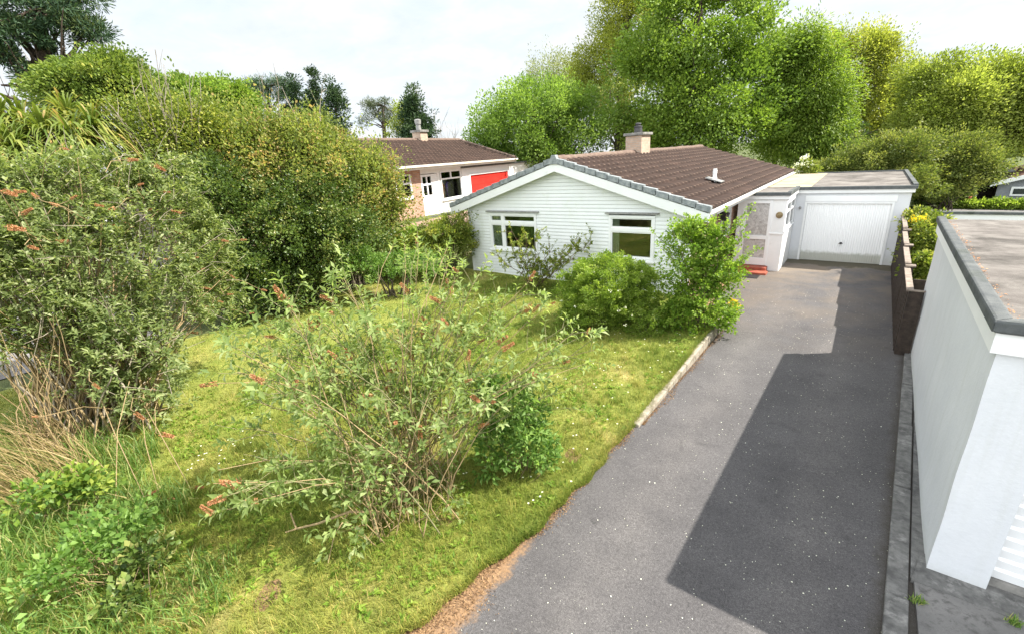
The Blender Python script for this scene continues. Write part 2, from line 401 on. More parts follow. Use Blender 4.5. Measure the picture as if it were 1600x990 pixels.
def np_mesh(name, V, faces_flat, loop_counts, v=None):
    me = bpy.data.meshes.new(name)
    V = np.ascontiguousarray(V, np.float32)
    me.vertices.add(len(V)); me.vertices.foreach_set('co', V.ravel())
    fl = np.ascontiguousarray(faces_flat, np.int32).ravel()
    lc = np.ascontiguousarray(loop_counts, np.int32)
    me.loops.add(len(fl)); me.loops.foreach_set('vertex_index', fl)
    me.polygons.add(len(lc))
    st = np.concatenate([[0], np.cumsum(lc)[:-1]]).astype(np.int32)
    me.polygons.foreach_set('loop_start', st)
    me.polygons.foreach_set('loop_total', lc)
    if v is not None:
        at_ = me.attributes.new('v', 'FLOAT', 'POINT')
        at_.data.foreach_set('value', np.ascontiguousarray(v, np.float32))
    me.update(calc_edges=True)
    return me

class MB:
    def __init__(s): s.v = []; s.f = []
    def add(s, vs, fs):
        k = len(s.v)
        s.v += [tuple(map(float, p)) for p in vs]
        s.f += [tuple(i + k for i in f) for f in fs]
    def box(s, x0, x1, y0, y1, z0, z1):
        s.add([(x0, y0, z0), (x1, y0, z0), (x1, y1, z0), (x0, y1, z0), (x0, y0, z1), (x1, y0, z1), (x1, y1, z1), (x0, y1, z1)],
              [(0, 3, 2, 1), (4, 5, 6, 7), (0, 1, 5, 4), (1, 2, 6, 5), (2, 3, 7, 6), (3, 0, 4, 7)])
    def hexa(s, p):                      # 8 free corners, bottom ring then top ring
        s.add(p, [(0, 3, 2, 1), (4, 5, 6, 7), (0, 1, 5, 4), (1, 2, 6, 5), (2, 3, 7, 6), (3, 0, 4, 7)])
    def quad(s, a, b, c, d): s.add([a, b, c, d], [(0, 1, 2, 3)])
    def prism(s, poly, axis_vec):        # extrude polygon (3D points) along a vector
        n = len(poly); a = np.array(axis_vec, float)
        top = [tuple(np.array(p) + a) for p in poly]
        s.add(list(poly) + top, [tuple(range(n - 1, -1, -1)), tuple(range(n, 2 * n))] + [(i, (i + 1) % n, n + (i + 1) % n, n + i) for i in range(n)])
    def lathe(s, c, prof, n=16):         # prof: [(r, z)]
        k = []
        for r, z in prof:
            k.append([(c[0] + r * math.cos(2 * math.pi * i / n), c[1] + r * math.sin(2 * math.pi * i / n), c[2] + z) for i in range(n)])
        vs = [p for ring in k for p in ring]
        fs = [(j * n + i, j * n + (i + 1) % n, (j + 1) * n + (i + 1) % n, (j + 1) * n + i) for j in range(len(k) - 1) for i in range(n)]
        fs.append(tuple(range(n - 1, -1, -1))); fs.append(tuple((len(k) - 1) * n + i for i in range(n)))
        s.add(vs, fs)
    def tube(s, pts, r, n=8):
        V, Fq = tube_arrays([(np.array(pts, float), np.full(len(pts), r))], n)
        s.add(V.tolist(), [tuple(q) for q in Fq.tolist()])
    def build(s, name, mat, parent=None, bevel=0, smooth=False):
        me = bpy.data.meshes.new(name)
        me.from_pydata(s.v, [], s.f)
        me.update()
        if smooth:
            me.polygons.foreach_set('use_smooth', [True] * len(me.polygons))
        o = link(name, me, mat, parent)
        if bevel:
            b = o.modifiers.new('bevel', 'BEVEL'); b.width = bevel; b.segments = 2; b.limit_method = 'ANGLE'
        return o

def tube_arrays(lines, n=4):
    Vs, Fs, k = [], [], 0
    ang = np.arange(n) * 2 * math.pi / n
    for P, r in lines:
        m = len(P)
        T = np.gradient(P, axis=0)
        T /= np.linalg.norm(T, axis=1, keepdims=True) + 1e-9
        ref = np.tile([0.0, 0, 1], (m, 1)); ref[np.abs(T[:, 2]) > 0.9] = [1, 0, 0]
        if np.abs(T[:, 2]).max() > 0.9: ref[:] = [1, 0.1, 0]
        A = np.cross(T, ref); A /= np.linalg.norm(A, axis=1, keepdims=True) + 1e-9
        B = np.cross(T, A)
        ring = P[:, None, :] + r[:, None, None] * (np.cos(ang)[None, :, None] * A[:, None, :] + np.sin(ang)[None, :, None] * B[:, None, :])
        Vs.append(ring.reshape(-1, 3))
        i = np.arange(m - 1)[:, None] * n; j = np.arange(n)[None, :]; j2 = (j + 1) % n
        Fs.append(np.stack([i + j, i + j2, i + n + j2, i + n + j], -1).reshape(-1, 4) + k)
        k += m * n
    return np.concatenate(Vs), np.concatenate(Fs)

def tubes(name, lines, mat, parent=None, n=4, smooth=True):
    V, Fq = tube_arrays(lines, n)
    me = np_mesh(name, V, Fq, np.full(len(Fq), 4))
    if smooth: me.polygons.foreach_set('use_smooth', np.ones(len(Fq), bool))
    return link(name, me, mat, parent)

def unit(a):
    return a / (np.linalg.norm(a, axis=-1, keepdims=True) + 1e-9)

def leaf_mesh(name, P, D, N, L, W, v=None, fold=0.25, droop=0.0):
    """folded leaves: base, two sides, rib point, tip"""
    n = len(P)
    D = unit(D); Sd = unit(np.cross(N, D)); N = np.cross(D, Sd)
    L = np.broadcast_to(L, (n,))[:, None]; W = np.broadcast_to(W, (n,))[:, None]
    if v is None: v = rng.random(n)
    if droop:
        c = P + D * L * 0.5
        tip = P + D * L * 0.95 - N * L * droop
        l = P + D * L * 0.45 + Sd * W * 0.5 + N * W * fold
        r = P + D * L * 0.45 - Sd * W * 0.5 + N * W * fold
        V = np.stack([P, l, c, r, tip], 1).reshape(-1, 3)
        k = (np.arange(n) * 5)[:, None, None]
        Fq = (np.array([[0, 3, 2], [0, 2, 1], [2, 3, 4], [2, 4, 1]])[None] + k).reshape(-1, 3)
        return np_mesh(name, V, Fq, np.full(len(Fq), 3), np.repeat(v, 5))
    tip = P + D * L
    l = P + D * L * 0.5 + Sd * W * 0.5 + N * W * fold
    r = P + D * L * 0.5 - Sd * W * 0.5 + N * W * fold
    V = np.stack([P, r, tip, l], 1).reshape(-1, 3)
    k = (np.arange(n) * 4)[:, None, None]
    Fq = (np.array([[0, 1, 2], [0, 2, 3]])[None] + k).reshape(-1, 3)
    return np_mesh(name, V, Fq, np.full(len(Fq), 3), np.repeat(v, 4))

def empty(name, loc=(0, 0, 0)):
    o = bpy.data.objects.new(name, None)
    o.empty_display_size = 0.2
    COL.objects.link(o)
    return o

def tag(o, label, cat, group=None, kind=None):
    if label: o['label'] = label
    if cat: o['category'] = cat
    if group: o['group'] = group
    if kind: o['kind'] = kind
    return o

def structure(o):
    o['kind'] = 'structure'
    return o

def thing(name, label, cat, group=None):
    return tag(empty(name), label, cat, group)

# ------------------------------------------------------------------ world, sun
w = bpy.data.worlds.new('World'); scn.world = w; w.use_nodes = True
nt = w.node_tree; nt.nodes.clear()
sunv = np.array([0.746, 0.568, 1.0]); sunv /= np.linalg.norm(sunv)
EL = math.asin(sunv[2]); AZ = math.atan2(sunv[0], sunv[1])
sky = node(nt, 'ShaderNodeTexSky', sky_type='NISHITA', sun_disc=False)
sky.sun_elevation = EL; sky.sun_rotation = AZ; sky.air_density = 1.0; sky.dust_density = 1.5
bg1 = node(nt, 'ShaderNodeBackground'); bg1.inputs['Strength'].default_value = 0.09
nt.links.new(sky.outputs[0], bg1.inputs['Color'])
tc = node(nt, 'ShaderNodeTexCoord')
s3 = sep(nt, tc.outputs['Generated'])
den = math_n(nt, 'ADD', math_n(nt, 'MAXIMUM', s3[2], 0.0), 0.22)
cb = node(nt, 'ShaderNodeCombineXYZ')
nt.links.new(math_n(nt, 'DIVIDE', s3[0], den), cb.inputs[0]); nt.links.new(math_n(nt, 'DIVIDE', s3[1], den), cb.inputs[1])
cl = noise(nt, cb.outputs[0], 1.5, 8, 0.58, 0.5)
cl2 = noise(nt, cb.outputs[0], 4.0, 8, 0.6, 0.3)
bg2 = node(nt, 'ShaderNodeBackground'); bg2.inputs['Strength'].default_value = 0.385
nt.links.new(ramp(nt, cl2, [(0.26, (0.80, 0.88, 0.96)), (0.48, (0.89, 0.94, 0.985)), (0.64, (0.98, 0.99, 1.0))]), bg2.inputs['Color'])
vd = node(nt, 'ShaderNodeVectorMath', operation='DOT_PRODUCT')
nt.links.new(tc.outputs['Generated'], vd.inputs[0]); vd.inputs[1].default_value = (-.25, -.86, .45)
rear_fill = ramp(nt, vd.outputs['Value'], [(0.25, 0.0), (0.92, 1.0)])  # added sky brightness behind the camera, fills the faces turned to it
nt.links.new(math_n(nt, 'ADD', 0.298, math_n(nt, 'MULTIPLY', rear_fill, 0.58)), bg2.inputs['Strength'])
ms = node(nt, 'ShaderNodeMixShader')
nt.links.new(ramp(nt, cl, [(0.26, 0.72), (0.55, 0.98)]), ms.inputs[0])
nt.links.new(bg1.outputs[0], ms.inputs[1]); nt.links.new(bg2.outputs[0], ms.inputs[2])
wo = node(nt, 'ShaderNodeOutputWorld'); nt.links.new(ms.outputs[0], wo.inputs['Surface'])

sl = bpy.data.lights.new('sun', 'SUN'); sl.energy = 3.1; sl.angle = R(0.6); sl.color = (1.0, 0.95, 0.86)
so = bpy.data.objects.new('sun', sl); COL.objects.link(so)
so.rotation_euler = Vector(-sunv).to_track_quat('-Z', 'Y').to_euler()
so.location = (20, 15, 30)
scn.view_settings.view_transform = 'Standard'
scn.view_settings.look = 'None'
scn.view_settings.exposure = 1.86
scn.view_settings.gamma = 1.0
scn.render.engine = 'CYCLES'
scn.cycles.max_bounces = 9
scn.cycles.diffuse_bounces = 6
scn.cycles.transmission_bounces = 8
scn.cycles.transparent_max_bounces = 12
scn.cycles.use_denoising = True
scn.cycles.sample_clamp_indirect = 6.0

# ------------------------------------------------------------------ ground, drive, lawn
def grid_mesh(name, xs, ys, zf, mat):
    X, Y = np.meshgrid(xs, ys)
    V = np.stack([X, Y, zf(X, Y)], -1).reshape(-1, 3)
    nx, ny = len(xs), len(ys)
    i, j = np.meshgrid(np.arange(nx - 1), np.arange(ny - 1))
    a = (j * nx + i).ravel()
    Fq = np.stack([a, a + 1, a + nx + 1, a + nx], -1)
    me = np_mesh(name, V, Fq, np.full(len(Fq), 4))
    me.polygons.foreach_set('use_smooth', np.ones(len(Fq), bool))
    return link(name, me, mat)
xs = np.concatenate([[-900, -400, -200, -120, -80, -60], np.arange(-45, 20.1, 0.5), [25, 32, 40, 60, 90, 140, 250, 500, 900]])
ys = np.concatenate([[-300, -100, -40], np.arange(-20, 45.1, 0.5), [50, 60, 80, 120, 200, 400, 900]])
structure(grid_mesh('ground', xs, ys, gz, MT['ground']))

mb = MB()
dv = lambda x, y: (x, y, -0.02 * y + 0.006)
for (x0, x1, y0, y1) in ((-6.0, 1.2, -12.0, 10.6), (-3.22, 1.2, 10.6, 18.0)):
    mb.quad(dv(x0, y0), dv(x1, y0), dv(x1, y1), dv(x0, y1))
structure(mb.build('driveway', MT['asphalt']))
# tarmac forecourt of the neighbouring garage
mb = MB()
mb.hexa([(0.84, -12, 0.05), (9, -12, 0.05), (9, 4.22, -0.25), (0.84, 4.22, -0.25), (0.84, -12, 0.30), (9, -12, 0.30), (9, 4.22, -0.052), (0.84, 4.22, -0.052)])
structure(mb.build('forecourt', surf('forecourt_tarmac', (0.15, 0.145, 0.14), (0.23, 0.22, 0.21), 2.5, 0.9, 0.9, 90, 0.012, dirt=(0.10, 0.095, 0.09), dirt_scale=14, dirt_lo=.5)))
# road seen through the stems at the left
mb = MB()
mb.quad((-40, -20, 0.42), (-13.6, -20, 0.42), (-13.6, 3.0, -0.04), (-40, 3.0, -0.04))
structure(mb.build('road', MT['road']))
mb = MB()
mb.quad((2.2, 29.6, -0.575), (60, 29.6, -0.575), (60, 34.5, -0.675), (2.2, 34.5, -0.675))
structure(mb.build('lane', MT['road']))
P0 = at(630, 356, 20.5); P1 = at(668, 343, 20.6)

edge = [(-12, -4.0), (-4, -3.3), (0, -2.74), (1.36, -2.46), (2.3, -2.26), (3.3, -2.14), (5.3, -2.12), (11, -2.11)]
def edge_x(y):
    e = np.array(edge)
    y = np.asarray(y, float)
    return np.interp(y, e[:, 0], e[:, 1]) + 0.03 * np.sin(y * 5.1) * S((5.3 - y) / 1.0) + 0.018 * np.sin(y * 13.7) * S((5.3 - y) / 1.0)
yl = np.arange(-9, 11.31, 0.1)
tx = np.concatenate([[0, 0.002], np.linspace(0.01, 1, 60)])
V = []
for y in yl:
    ex = edge_x(y) - (1.25 if y > 10.5 else 0)
    x0 = -12.9
    for t in tx:
        x = ex + (x0 - ex) * t
        z = float(lz(x, y)) if t > 0 else -0.02 * y - 0.03
        z += 0.02 * math.sin(x * 2.3 + y) * math.sin(y * 1.9) if t > 0.01 else 0
        if t >= 0.999: z = float(gz(x, y)) - 0.02
        V.append((x, y, z))
nx, ny = len(tx), len(yl)
i, j = np.meshgrid(np.arange(nx - 1), np.arange(ny - 1))
a = (j * nx + i).ravel()
Fq = np.stack([a, a + nx, a + nx + 1, a + 1], -1)
me = np_mesh('lawn', np.array(V), Fq, np.full(len(Fq), 4))
structure(link('lawn', me, MT['lawn']))

def lawn_z(x, y):
    return lz(x, y) + 0.02 * np.sin(x * 2.3 + y) * np.sin(y * 1.9)

def blades(name, X, Y, Z, h, wd, mat, lean=0.5, v=None, curl=0.4):
    n = len(X)
    az = rng.random(n) * 2 * np.pi
    ln = rng.random(n) * lean
    P = np.stack([X, Y, Z], -1)
    d1 = np.stack([np.cos(az) * np.sin(ln), np.sin(az) * np.sin(ln), np.cos(ln)], -1)
    ln2 = ln + curl + rng.random(n) * curl
    d2 = np.stack([np.cos(az) * np.sin(ln2), np.sin(az) * np.sin(ln2), np.cos(ln2)], -1)
    saz = az + np.pi / 2 + rng.normal(0, .5, n)
    sd = np.stack([np.cos(saz), np.sin(saz), 0 * az], -1)
    h = np.broadcast_to(h, (n,))[:, None]; wd = np.broadcast_to(wd, (n,))[:, None]
    m = P + d1 * h * .55
    t = m + d2 * h * .5
    V = np.stack([P - sd * wd * .5, P + sd * wd * .5, m + sd * wd * .42, m - sd * wd * .42, t], 1).reshape(-1, 3)
    k = (np.arange(n) * 5)[:, None]
    fl = np.concatenate([np.array([0, 1, 2, 3])[None] + k, np.array([3, 2, 4])[None] + k], 1)
    lc = np.tile([4, 3], n)
    if v is None: v = rng.random(n)
    return link(name, np_mesh(name, V, fl.ravel(), lc, np.repeat(v, 5)), mat)

def in_lawn(X, Y, m=0.0):
    ex = edge_x(Y) - np.where(Y > 10.45, 1.3, 0)
    return (X < ex - m) & (X > -12.6)
bx, by, bh, bw = [], [], [], []
def scatter(n, x0, x1, y0, y1, h, wdt):
    X = rng.uniform(x0, x1, n); Y = rng.uniform(y0, y1, n)
    k = in_lawn(X, Y, 0.005)
    X, Y = X[k], Y[k]
    lump = 0.65 + 0.6 * (np.sin(X * 3.1 + 1.3 * np.sin(Y * 2.2)) * np.sin(Y * 2.7 + X) * .5 + .5)
    bx.append(X); by.append(Y); bh.append(h * lump * rng.uniform(.5, 1.25, len(X))); bw.append(np.full(len(X), wdt))
scatter(150000, -7, -2.0, -0.5, 4.5, 0.068, 0.0045)
scatter(110000, -9, -2.0, 4.5, 11, 0.06, 0.007)
scatter(60000, -12.6, -7, -1, 11, 0.06, 0.009)
scatter(16000, -9, -2.0, -.5, 11, 0.13, 0.007)
Y = rng.uniform(-1, 10.4, 15000); X = edge_x(Y) - np.abs(rng.normal(0, .035, 15000)) + .012 + .02 * rng.random(15000) * (Y < 5.2)
bx.append(X); by.append(Y); bh.append(rng.uniform(.04, .12, 15000)); bw.append(np.full(15000, .0055))
for q in range(1500):
    tx_, ty_ = rng.uniform(-8, -2.1), rng.uniform(-.3, 8)
    m_ = rng.integers(12, 34); r_ = rng.uniform(.02, .06)
    X = tx_ + rng.normal(0, r_, m_); Y = ty_ + rng.normal(0, r_, m_); k = in_lawn(X, Y, .005); m_ = int(k.sum())
    if not m_: continue
    bx.append(X[k]); by.append(Y[k]); bh.append(rng.uniform(.06, .15, m_)); bw.append(np.full(m_, .0055))
X, Y = np.concatenate(bx), np.concatenate(by)
tag(blades('grass', X, Y, lawn_z(X, Y) - 0.005, np.concatenate(bh), np.concatenate(bw), MT['blade'], 0.7), 'short yellow green lawn grass with dry tan patches', 'grass', kind='stuff')

# broad leaved weeds and clover in the lawn
n = 9000
X = rng.uniform(-9, -2.1, n); Y = rng.uniform(0, 11, n)
dens = np.sin(X * 2.1 + 2) * np.sin(Y * 1.7 + X * .6) + .35 * np.sin(X * 5 + Y * 4)
k = in_lawn(X, Y, 0.03) & ((dens > 0.25) | (rng.random(n) < .12)); X, Y = X[k], Y[k]
m_ = 5
PX_ = np.repeat(X, m_) + rng.normal(0, .012, len(X) * m_); PY_ = np.repeat(Y, m_) + rng.normal(0, .012, len(X) * m_)
az = rng.random(len(PX_)) * 6.283
D = np.stack([np.cos(az), np.sin(az), rng.uniform(.2, 1.2, len(az))], -1)
me = leaf_mesh('lawn_weeds', np.stack([PX_, PY_, lawn_z(PX_, PY_) + .01], -1), D, np.tile([0, 0, 1.], (len(az), 1)) + rng.normal(0, .2, (len(az), 3)), rng.uniform(.035, .085, len(az)), rng.uniform(.016, .03, len(az)), droop=.25)
tag(link('lawn_weeds', me, LM['fresh']), 'small broad leaved weeds and clover scattered through the lawn', 'weeds', kind='stuff')
# daisies
n = 130
X = rng.normal(-2.9, .8, n); Y = rng.uniform(3, 10, n); k = in_lawn(X, Y, .05)
X2 = rng.normal(-6.6, .3, 26); Y2 = rng.normal(1.5, .3, 26)
X = np.concatenate([X[k], X2]); Y = np.concatenate([Y[k], Y2]); q = len(X)
az = rng.random((q, 6)) * .3 + np.arange(6)[None] * 1.047
PX_ = np.repeat(X, 6); PY_ = np.repeat(Y, 6)
D = np.stack([np.cos(az.ravel()), np.sin(az.ravel()), np.full(q * 6, .15)], -1)
me = leaf_mesh('daisies', np.stack([PX_, PY_, lawn_z(PX_, PY_) + .075], -1), D, np.tile([0, 0, 1.], (q * 6, 1)), .014, .012)
tag(link('daisies', me, LM['white_flower']), 'tiny white daisies dotted through the lawn', 'daisies', kind='stuff')

# white petals and chips on the drive
n = 1900
X = rng.uniform(-2.1, 0.85, n); Y = 0.6 + 13 * rng.random(n) ** 1.25
X = np.where(rng.random(n) < .35, X * .6 + .25, X)
az = rng.random(n) * 6.28
D = np.stack([np.cos(az), np.sin(az), rng.uniform(-.1, .25, n)], -1)
sz = np.clip(rng.lognormal(-4.9, .45, n), .004, .017)
me = leaf_mesh('fallen_petals', np.stack([X, Y, -0.02 * Y + .012], -1), D, np.tile([0, 0, 1.], (n, 1)) + rng.normal(0, .15, (n, 3)), sz, sz * .8)
tag(link('fallen_petals', me, LM['white_flower']), 'small white petals scattered over the dark asphalt drive', 'petals', kind='stuff')
# dry moss crumbs along the lawn edge
n = 16000
Y = rng.uniform(-1.5, 10.2, n)
wdt = 0.05 + 0.12 * S((3.6 - Y) / 2.6)
X = edge_x(Y) + np.abs(rng.normal(0, 1, n)) * wdt * (0.7 + .5 * np.sin(Y * 4.3)) - .03
k = (Y < 5.4) | (rng.random(n) < .35)
X = np.where(Y > 5.3, X + .12, X); X, Y = X[k], Y[k]; n = len(X)
az = rng.random(n) * 6.28
D = np.stack([np.cos(az), np.sin(az), rng.uniform(0, .7, n)], -1)
MOSS = leaf_mat('dead_moss', [(0.0, (0.10, 0.06, 0.035)), (0.5, (0.24, 0.14, 0.07)), (1.0, (0.42, 0.28, 0.15))], 0.1, 0.9, 0.1, 1.0, k=1.0)
me = leaf_mesh('moss_debris', np.stack([X, Y, -0.02 * Y + .009], -1), D, np.tile([0, 0, 1.], (n, 1)) + rng.normal(0, .4, (n, 3)), rng.uniform(.008, .03, n), rng.uniform(.004, .012, n))
tag(link('moss_debris', me, MOSS), 'crumbly tan dead moss along the lawn edge of the drive', 'moss debris', kind='stuff')

# kerb of the lawn: separate stone blocks
kerb_tops = []
ky = 5.2
kid = 0
names = ['long low kerb stone sunk at the open end of the lawn kerb', 'second pale kerb stone from the low end beside the drive',
         'middle pale kerb stone between lawn and drive', 'fourth pale kerb stone beside the drive, below the lime bush', 'tall end kerb stone at the foot of the leafy green shrub']
lens = [1.15, 1.0, 1.0, 1.0, 1.05]
for q, ln in enumerate(lens):
    y0, y1 = ky, ky + ln - .012
    f0, f1 = (y0 - 5.2) / 5.2, (y1 - 5.2) / 5.2
    t0, t1 = .055 + .16 * S(f0 * 1.1), .055 + .16 * S(f1 * 1.1)
    if q == 4: t0 = t1 = .27
    mb = MB(); dx = rng.normal(0, .006)
    xa, xb = -2.14 + dx, -2.03 + dx + (.03 if q == 4 else 0)
    mb.hexa([(xa, y0, -.02 * y0 - .1), (xb, y0, -.02 * y0 - .1), (xb, y1, -.02 * y1 - .1), (xa, y1, -.02 * y1 - .1),
             (xa, y0, -.02 * y0 + t0), (xb - .01, y0, -.02 * y0 + t0), (xb - .01, y1, -.02 * y1 + t1), (xa, y1, -.02 * y1 + t1)])
    o = mb.build('kerb_stone', MT['kerb_stone'], bevel=.012)
    tag(o, names[q], 'kerb stone', 'pale kerb stones along the lawn')
    ky += ln

# concrete edging slabs along the right of the drive
def kx(y): return 0.62 + (0.99 - 0.62) * (y - 3.52) / (10.06 - 3.52)
ys_ = [-3.0, -1.0, 0.9, 2.75, 3.95, 5.6, 7.1, 8.5, 9.95]
where = ['hidden behind the camera side', 'nearest to the lower edge', 'just below the garage corner, nearest in view', 'beside the white garage corner', 'with pale scrapes, just past the white garage corner', 'in the middle of the white garage wall',
         'two slabs before the fence end', 'touching the dark fence end']
for q in range(2, 8):
    y0, y1 = ys_[q], ys_[q + 1] - .012
    mb = MB()
    t = .045 + rng.normal(0, .006)
    wd_ = .15 - .006 * max(0, q - 3)
    mb.hexa([(kx(y0), y0, -.02 * y0 - .1), (kx(y0) + wd_, y0, -.02 * y0 - .1), (kx(y1) + wd_, y1, -.02 * y1 - .1), (kx(y1), y1, -.02 * y1 - .1),
             (kx(y0), y0, -.02 * y0 + t), (kx(y0) + wd_, y0, -.02 * y0 + t), (kx(y1) + wd_, y1, -.02 * y1 + t), (kx(y1), y1, -.02 * y1 + t)])
    o = mb.build('edging_slab', MT['dark_concrete'], bevel=.01)
    tag(o, 'dark lichen stained edging slab ' + where[q], 'edging slab', 'edging slabs beside the drive')
mb = MB()
def wx(y): return .93 + (1.07 - .93) * (y - 4.45) / (10.3 - 4.45)
mb.hexa([(kx(4.3) + .155, 4.24, -.3), (wx(4.3) + .05, 4.24, -.3), (wx(10.2) + .05, 10.2, -.4), (kx(10.2) + .15, 10.2, -.4),
         (kx(4.3) + .155, 4.24, -.06), (wx(4.3) + .05, 4.24, -.06), (wx(10.2) + .05, 10.2, -.17), (kx(10.2) + .15, 10.2, -.17)])
mb.hexa([(kx(4.3) + .155, 4.2, -.3), (8, 4.2, -.3), (8, 4.6, -.3), (wx(4.3) - .02, 4.6, -.3),
         (kx(4.3) + .155, 4.2, -.046), (8, 4.2, -.046), (8, 4.6, -.05), (wx(4.3) - .02, 4.6, -.05)])
structure(mb.build('concrete_path', MT['dark_concrete']))

# ------------------------------------------------------------------ near garage
g = thing('garage', 'near white rendered garage with flat felt roof beside the drive', 'garage')
def gx(off, y): return wx(y) + off
yn, yf = 4.42, 10.28
GR = 5.2                                 # right end
mb = MB()
def wall_z(y): return 2.08 - .1 * (y - yn) / (yf - yn)
xc = wx(yn)
# side wall with slightly uneven render, front pillar, lintel, back, right wall
Vw = []
ny_, nz_ = 40, 16
for a in range(ny_ + 1):
    y = yn + (yf - yn) * a / ny_
    for b in range(nz_ + 1):
        z0 = -.02 * y - .05
        z = z0 + (wall_z(y) - z0) * b / nz_
        Vw.append((wx(y) + .003 * math.sin(y * 3.3 + z * 2) + .003 * math.sin(z * 7 + y), y, z))
mb.add(Vw, [(a * (nz_ + 1) + b, a * (nz_ + 1) + b + 1, (a + 1) * (nz_ + 1) + b + 1, (a + 1) * (nz_ + 1) + b) for a in range(ny_) for b in range(nz_)])
side = mb
mb = MB()
mb.v, mb.f = side.v, side.f
Vp = []
for b in range(nz_ + 1):                # front pillar face shares the wavy arris
    z0 = -.02 * yn - .05; z = z0 + (2.08 - z0) * b / nz_
    xx = wx(yn) + .003 * math.sin(yn * 3.3 + z * 2) + .003 * math.sin(z * 7 + yn)
    Vp += [(xx, yn, z), (1.30, yn, z), (1.30, yn + .16, z)]
mb.add(Vp, [(b * 3 + c, b * 3 + c + 1, (b + 1) * 3 + c + 1, (b + 1) * 3 + c) for b in range(nz_) for c in range(2)])
mb.box(3.75, GR, yn, yn + .2, -.3, 2.08)
mb.box(1.30, 3.75, yn + .004, yn + .2, 1.98, 2.08)
mb.box(GR - .15, GR, yn + .2, yf, -.3, 1.97)
mb.box(wx(yf) + .02, GR - .15, yf - .15, yf, -.4, 1.96)
mb.build('wall', MT['render'], g)
# door with horizontal ribs
mb = MB()
zb = .02
for q in range(18):
    z0 = zb + q * .11
    mb.hexa([(1.305, yn + .10, z0), (3.745, yn + .10, z0), (3.745, yn + .13, z0), (1.305, yn + .13, z0),
             (1.305, yn + .085, z0 + .085), (3.745, yn + .085, z0 + .085), (3.745, yn + .13, z0 + .085), (1.305, yn + .13, z0 + .085)])
    mb.hexa([(1.305, yn + .085, z0 + .085), (3.745, yn + .085, z0 + .085), (3.745, yn + .13, z0 + .085), (1.305, yn + .13, z0 + .085),
             (1.305, yn + .10, z0 + .11), (3.745, yn + .10, z0 + .11), (3.745, yn + .13, z0 + .11), (1.305, yn + .13, z0 + .11)])
mb.build('door', MT['upvc'], g)
mb = MB(); mb.box(1.302, 3.748, yn + .07, yn + .2, -.2, .015); mb.build('door_sill', MT['concrete'], g)
# white fascia boards
def fas(z_lo, z_hi, off, th, mat, name, bev=0):
    mb = MB()
    y0 = yn - off; y1 = yf + .02
    dz = -.1
    xa0, xa1 = wx(y0) - off, wx(y1) - off
    mb.hexa([(xa0, y0, z_lo), (xa0 + th, y0 + th, z_lo), (xa1 + th, y1, z_lo + dz), (xa1, y1, z_lo + dz),
             (xa0, y0, z_hi), (xa0 + th, y0 + th, z_hi), (xa1 + th, y1, z_hi + dz), (xa1, y1, z_hi + dz)])
    mb.hexa([(xa0, y0, z_lo), (GR + off, y0, z_lo), (GR + off, y0 + th, z_lo), (xa0 + th, y0 + th, z_lo),
             (xa0, y0, z_hi), (GR + off, y0, z_hi), (GR + off, y0 + th, z_hi), (xa0 + th, y0 + th, z_hi)])
    return mb.build(name, mat, g, bevel=bev)
fas(2.045, 2.20, .045, .05, MT['white_paint'], 'fascia')
fas(2.201, 2.305, .075, .11, MT['felt'], 'roof_edge', .02)
mb = MB()
mb.hexa([(wx(yn) - .0, yn, 2.10), (GR, yn, 2.10), (GR, yf + .02, 2.0), (wx(yf) + .0, yf + .02, 2.0),
         (wx(yn) - .0, yn, 2.262), (GR, yn, 2.262), (GR, yf + .02, 2.155), (wx(yf) + .0, yf + .02, 2.155)])
mb.build('roof', MT['gravel_roof'], g)
# moss line and crumbs on the roof edge
n = 170
Y = rng.uniform(yn + .05, yf, n); X = wx(Y) + .035 + np.abs(rng.normal(0, .035, n))
az = rng.random(n) * 6.28
D = np.stack([np.cos(az), np.sin(az), rng.uniform(0, .7, n)], -1)
me = leaf_mesh('roof_moss', np.stack([X, Y, 2.268 - .107 * (Y - yn) / (yf - yn)], -1), D, np.tile([0, 0, 1.], (n, 1)), rng.uniform(.01, .03, n), rng.uniform(.008, .018, n))
o = link('roof_moss', me, LM['flower'], g); o['kind'] = 'stuff'

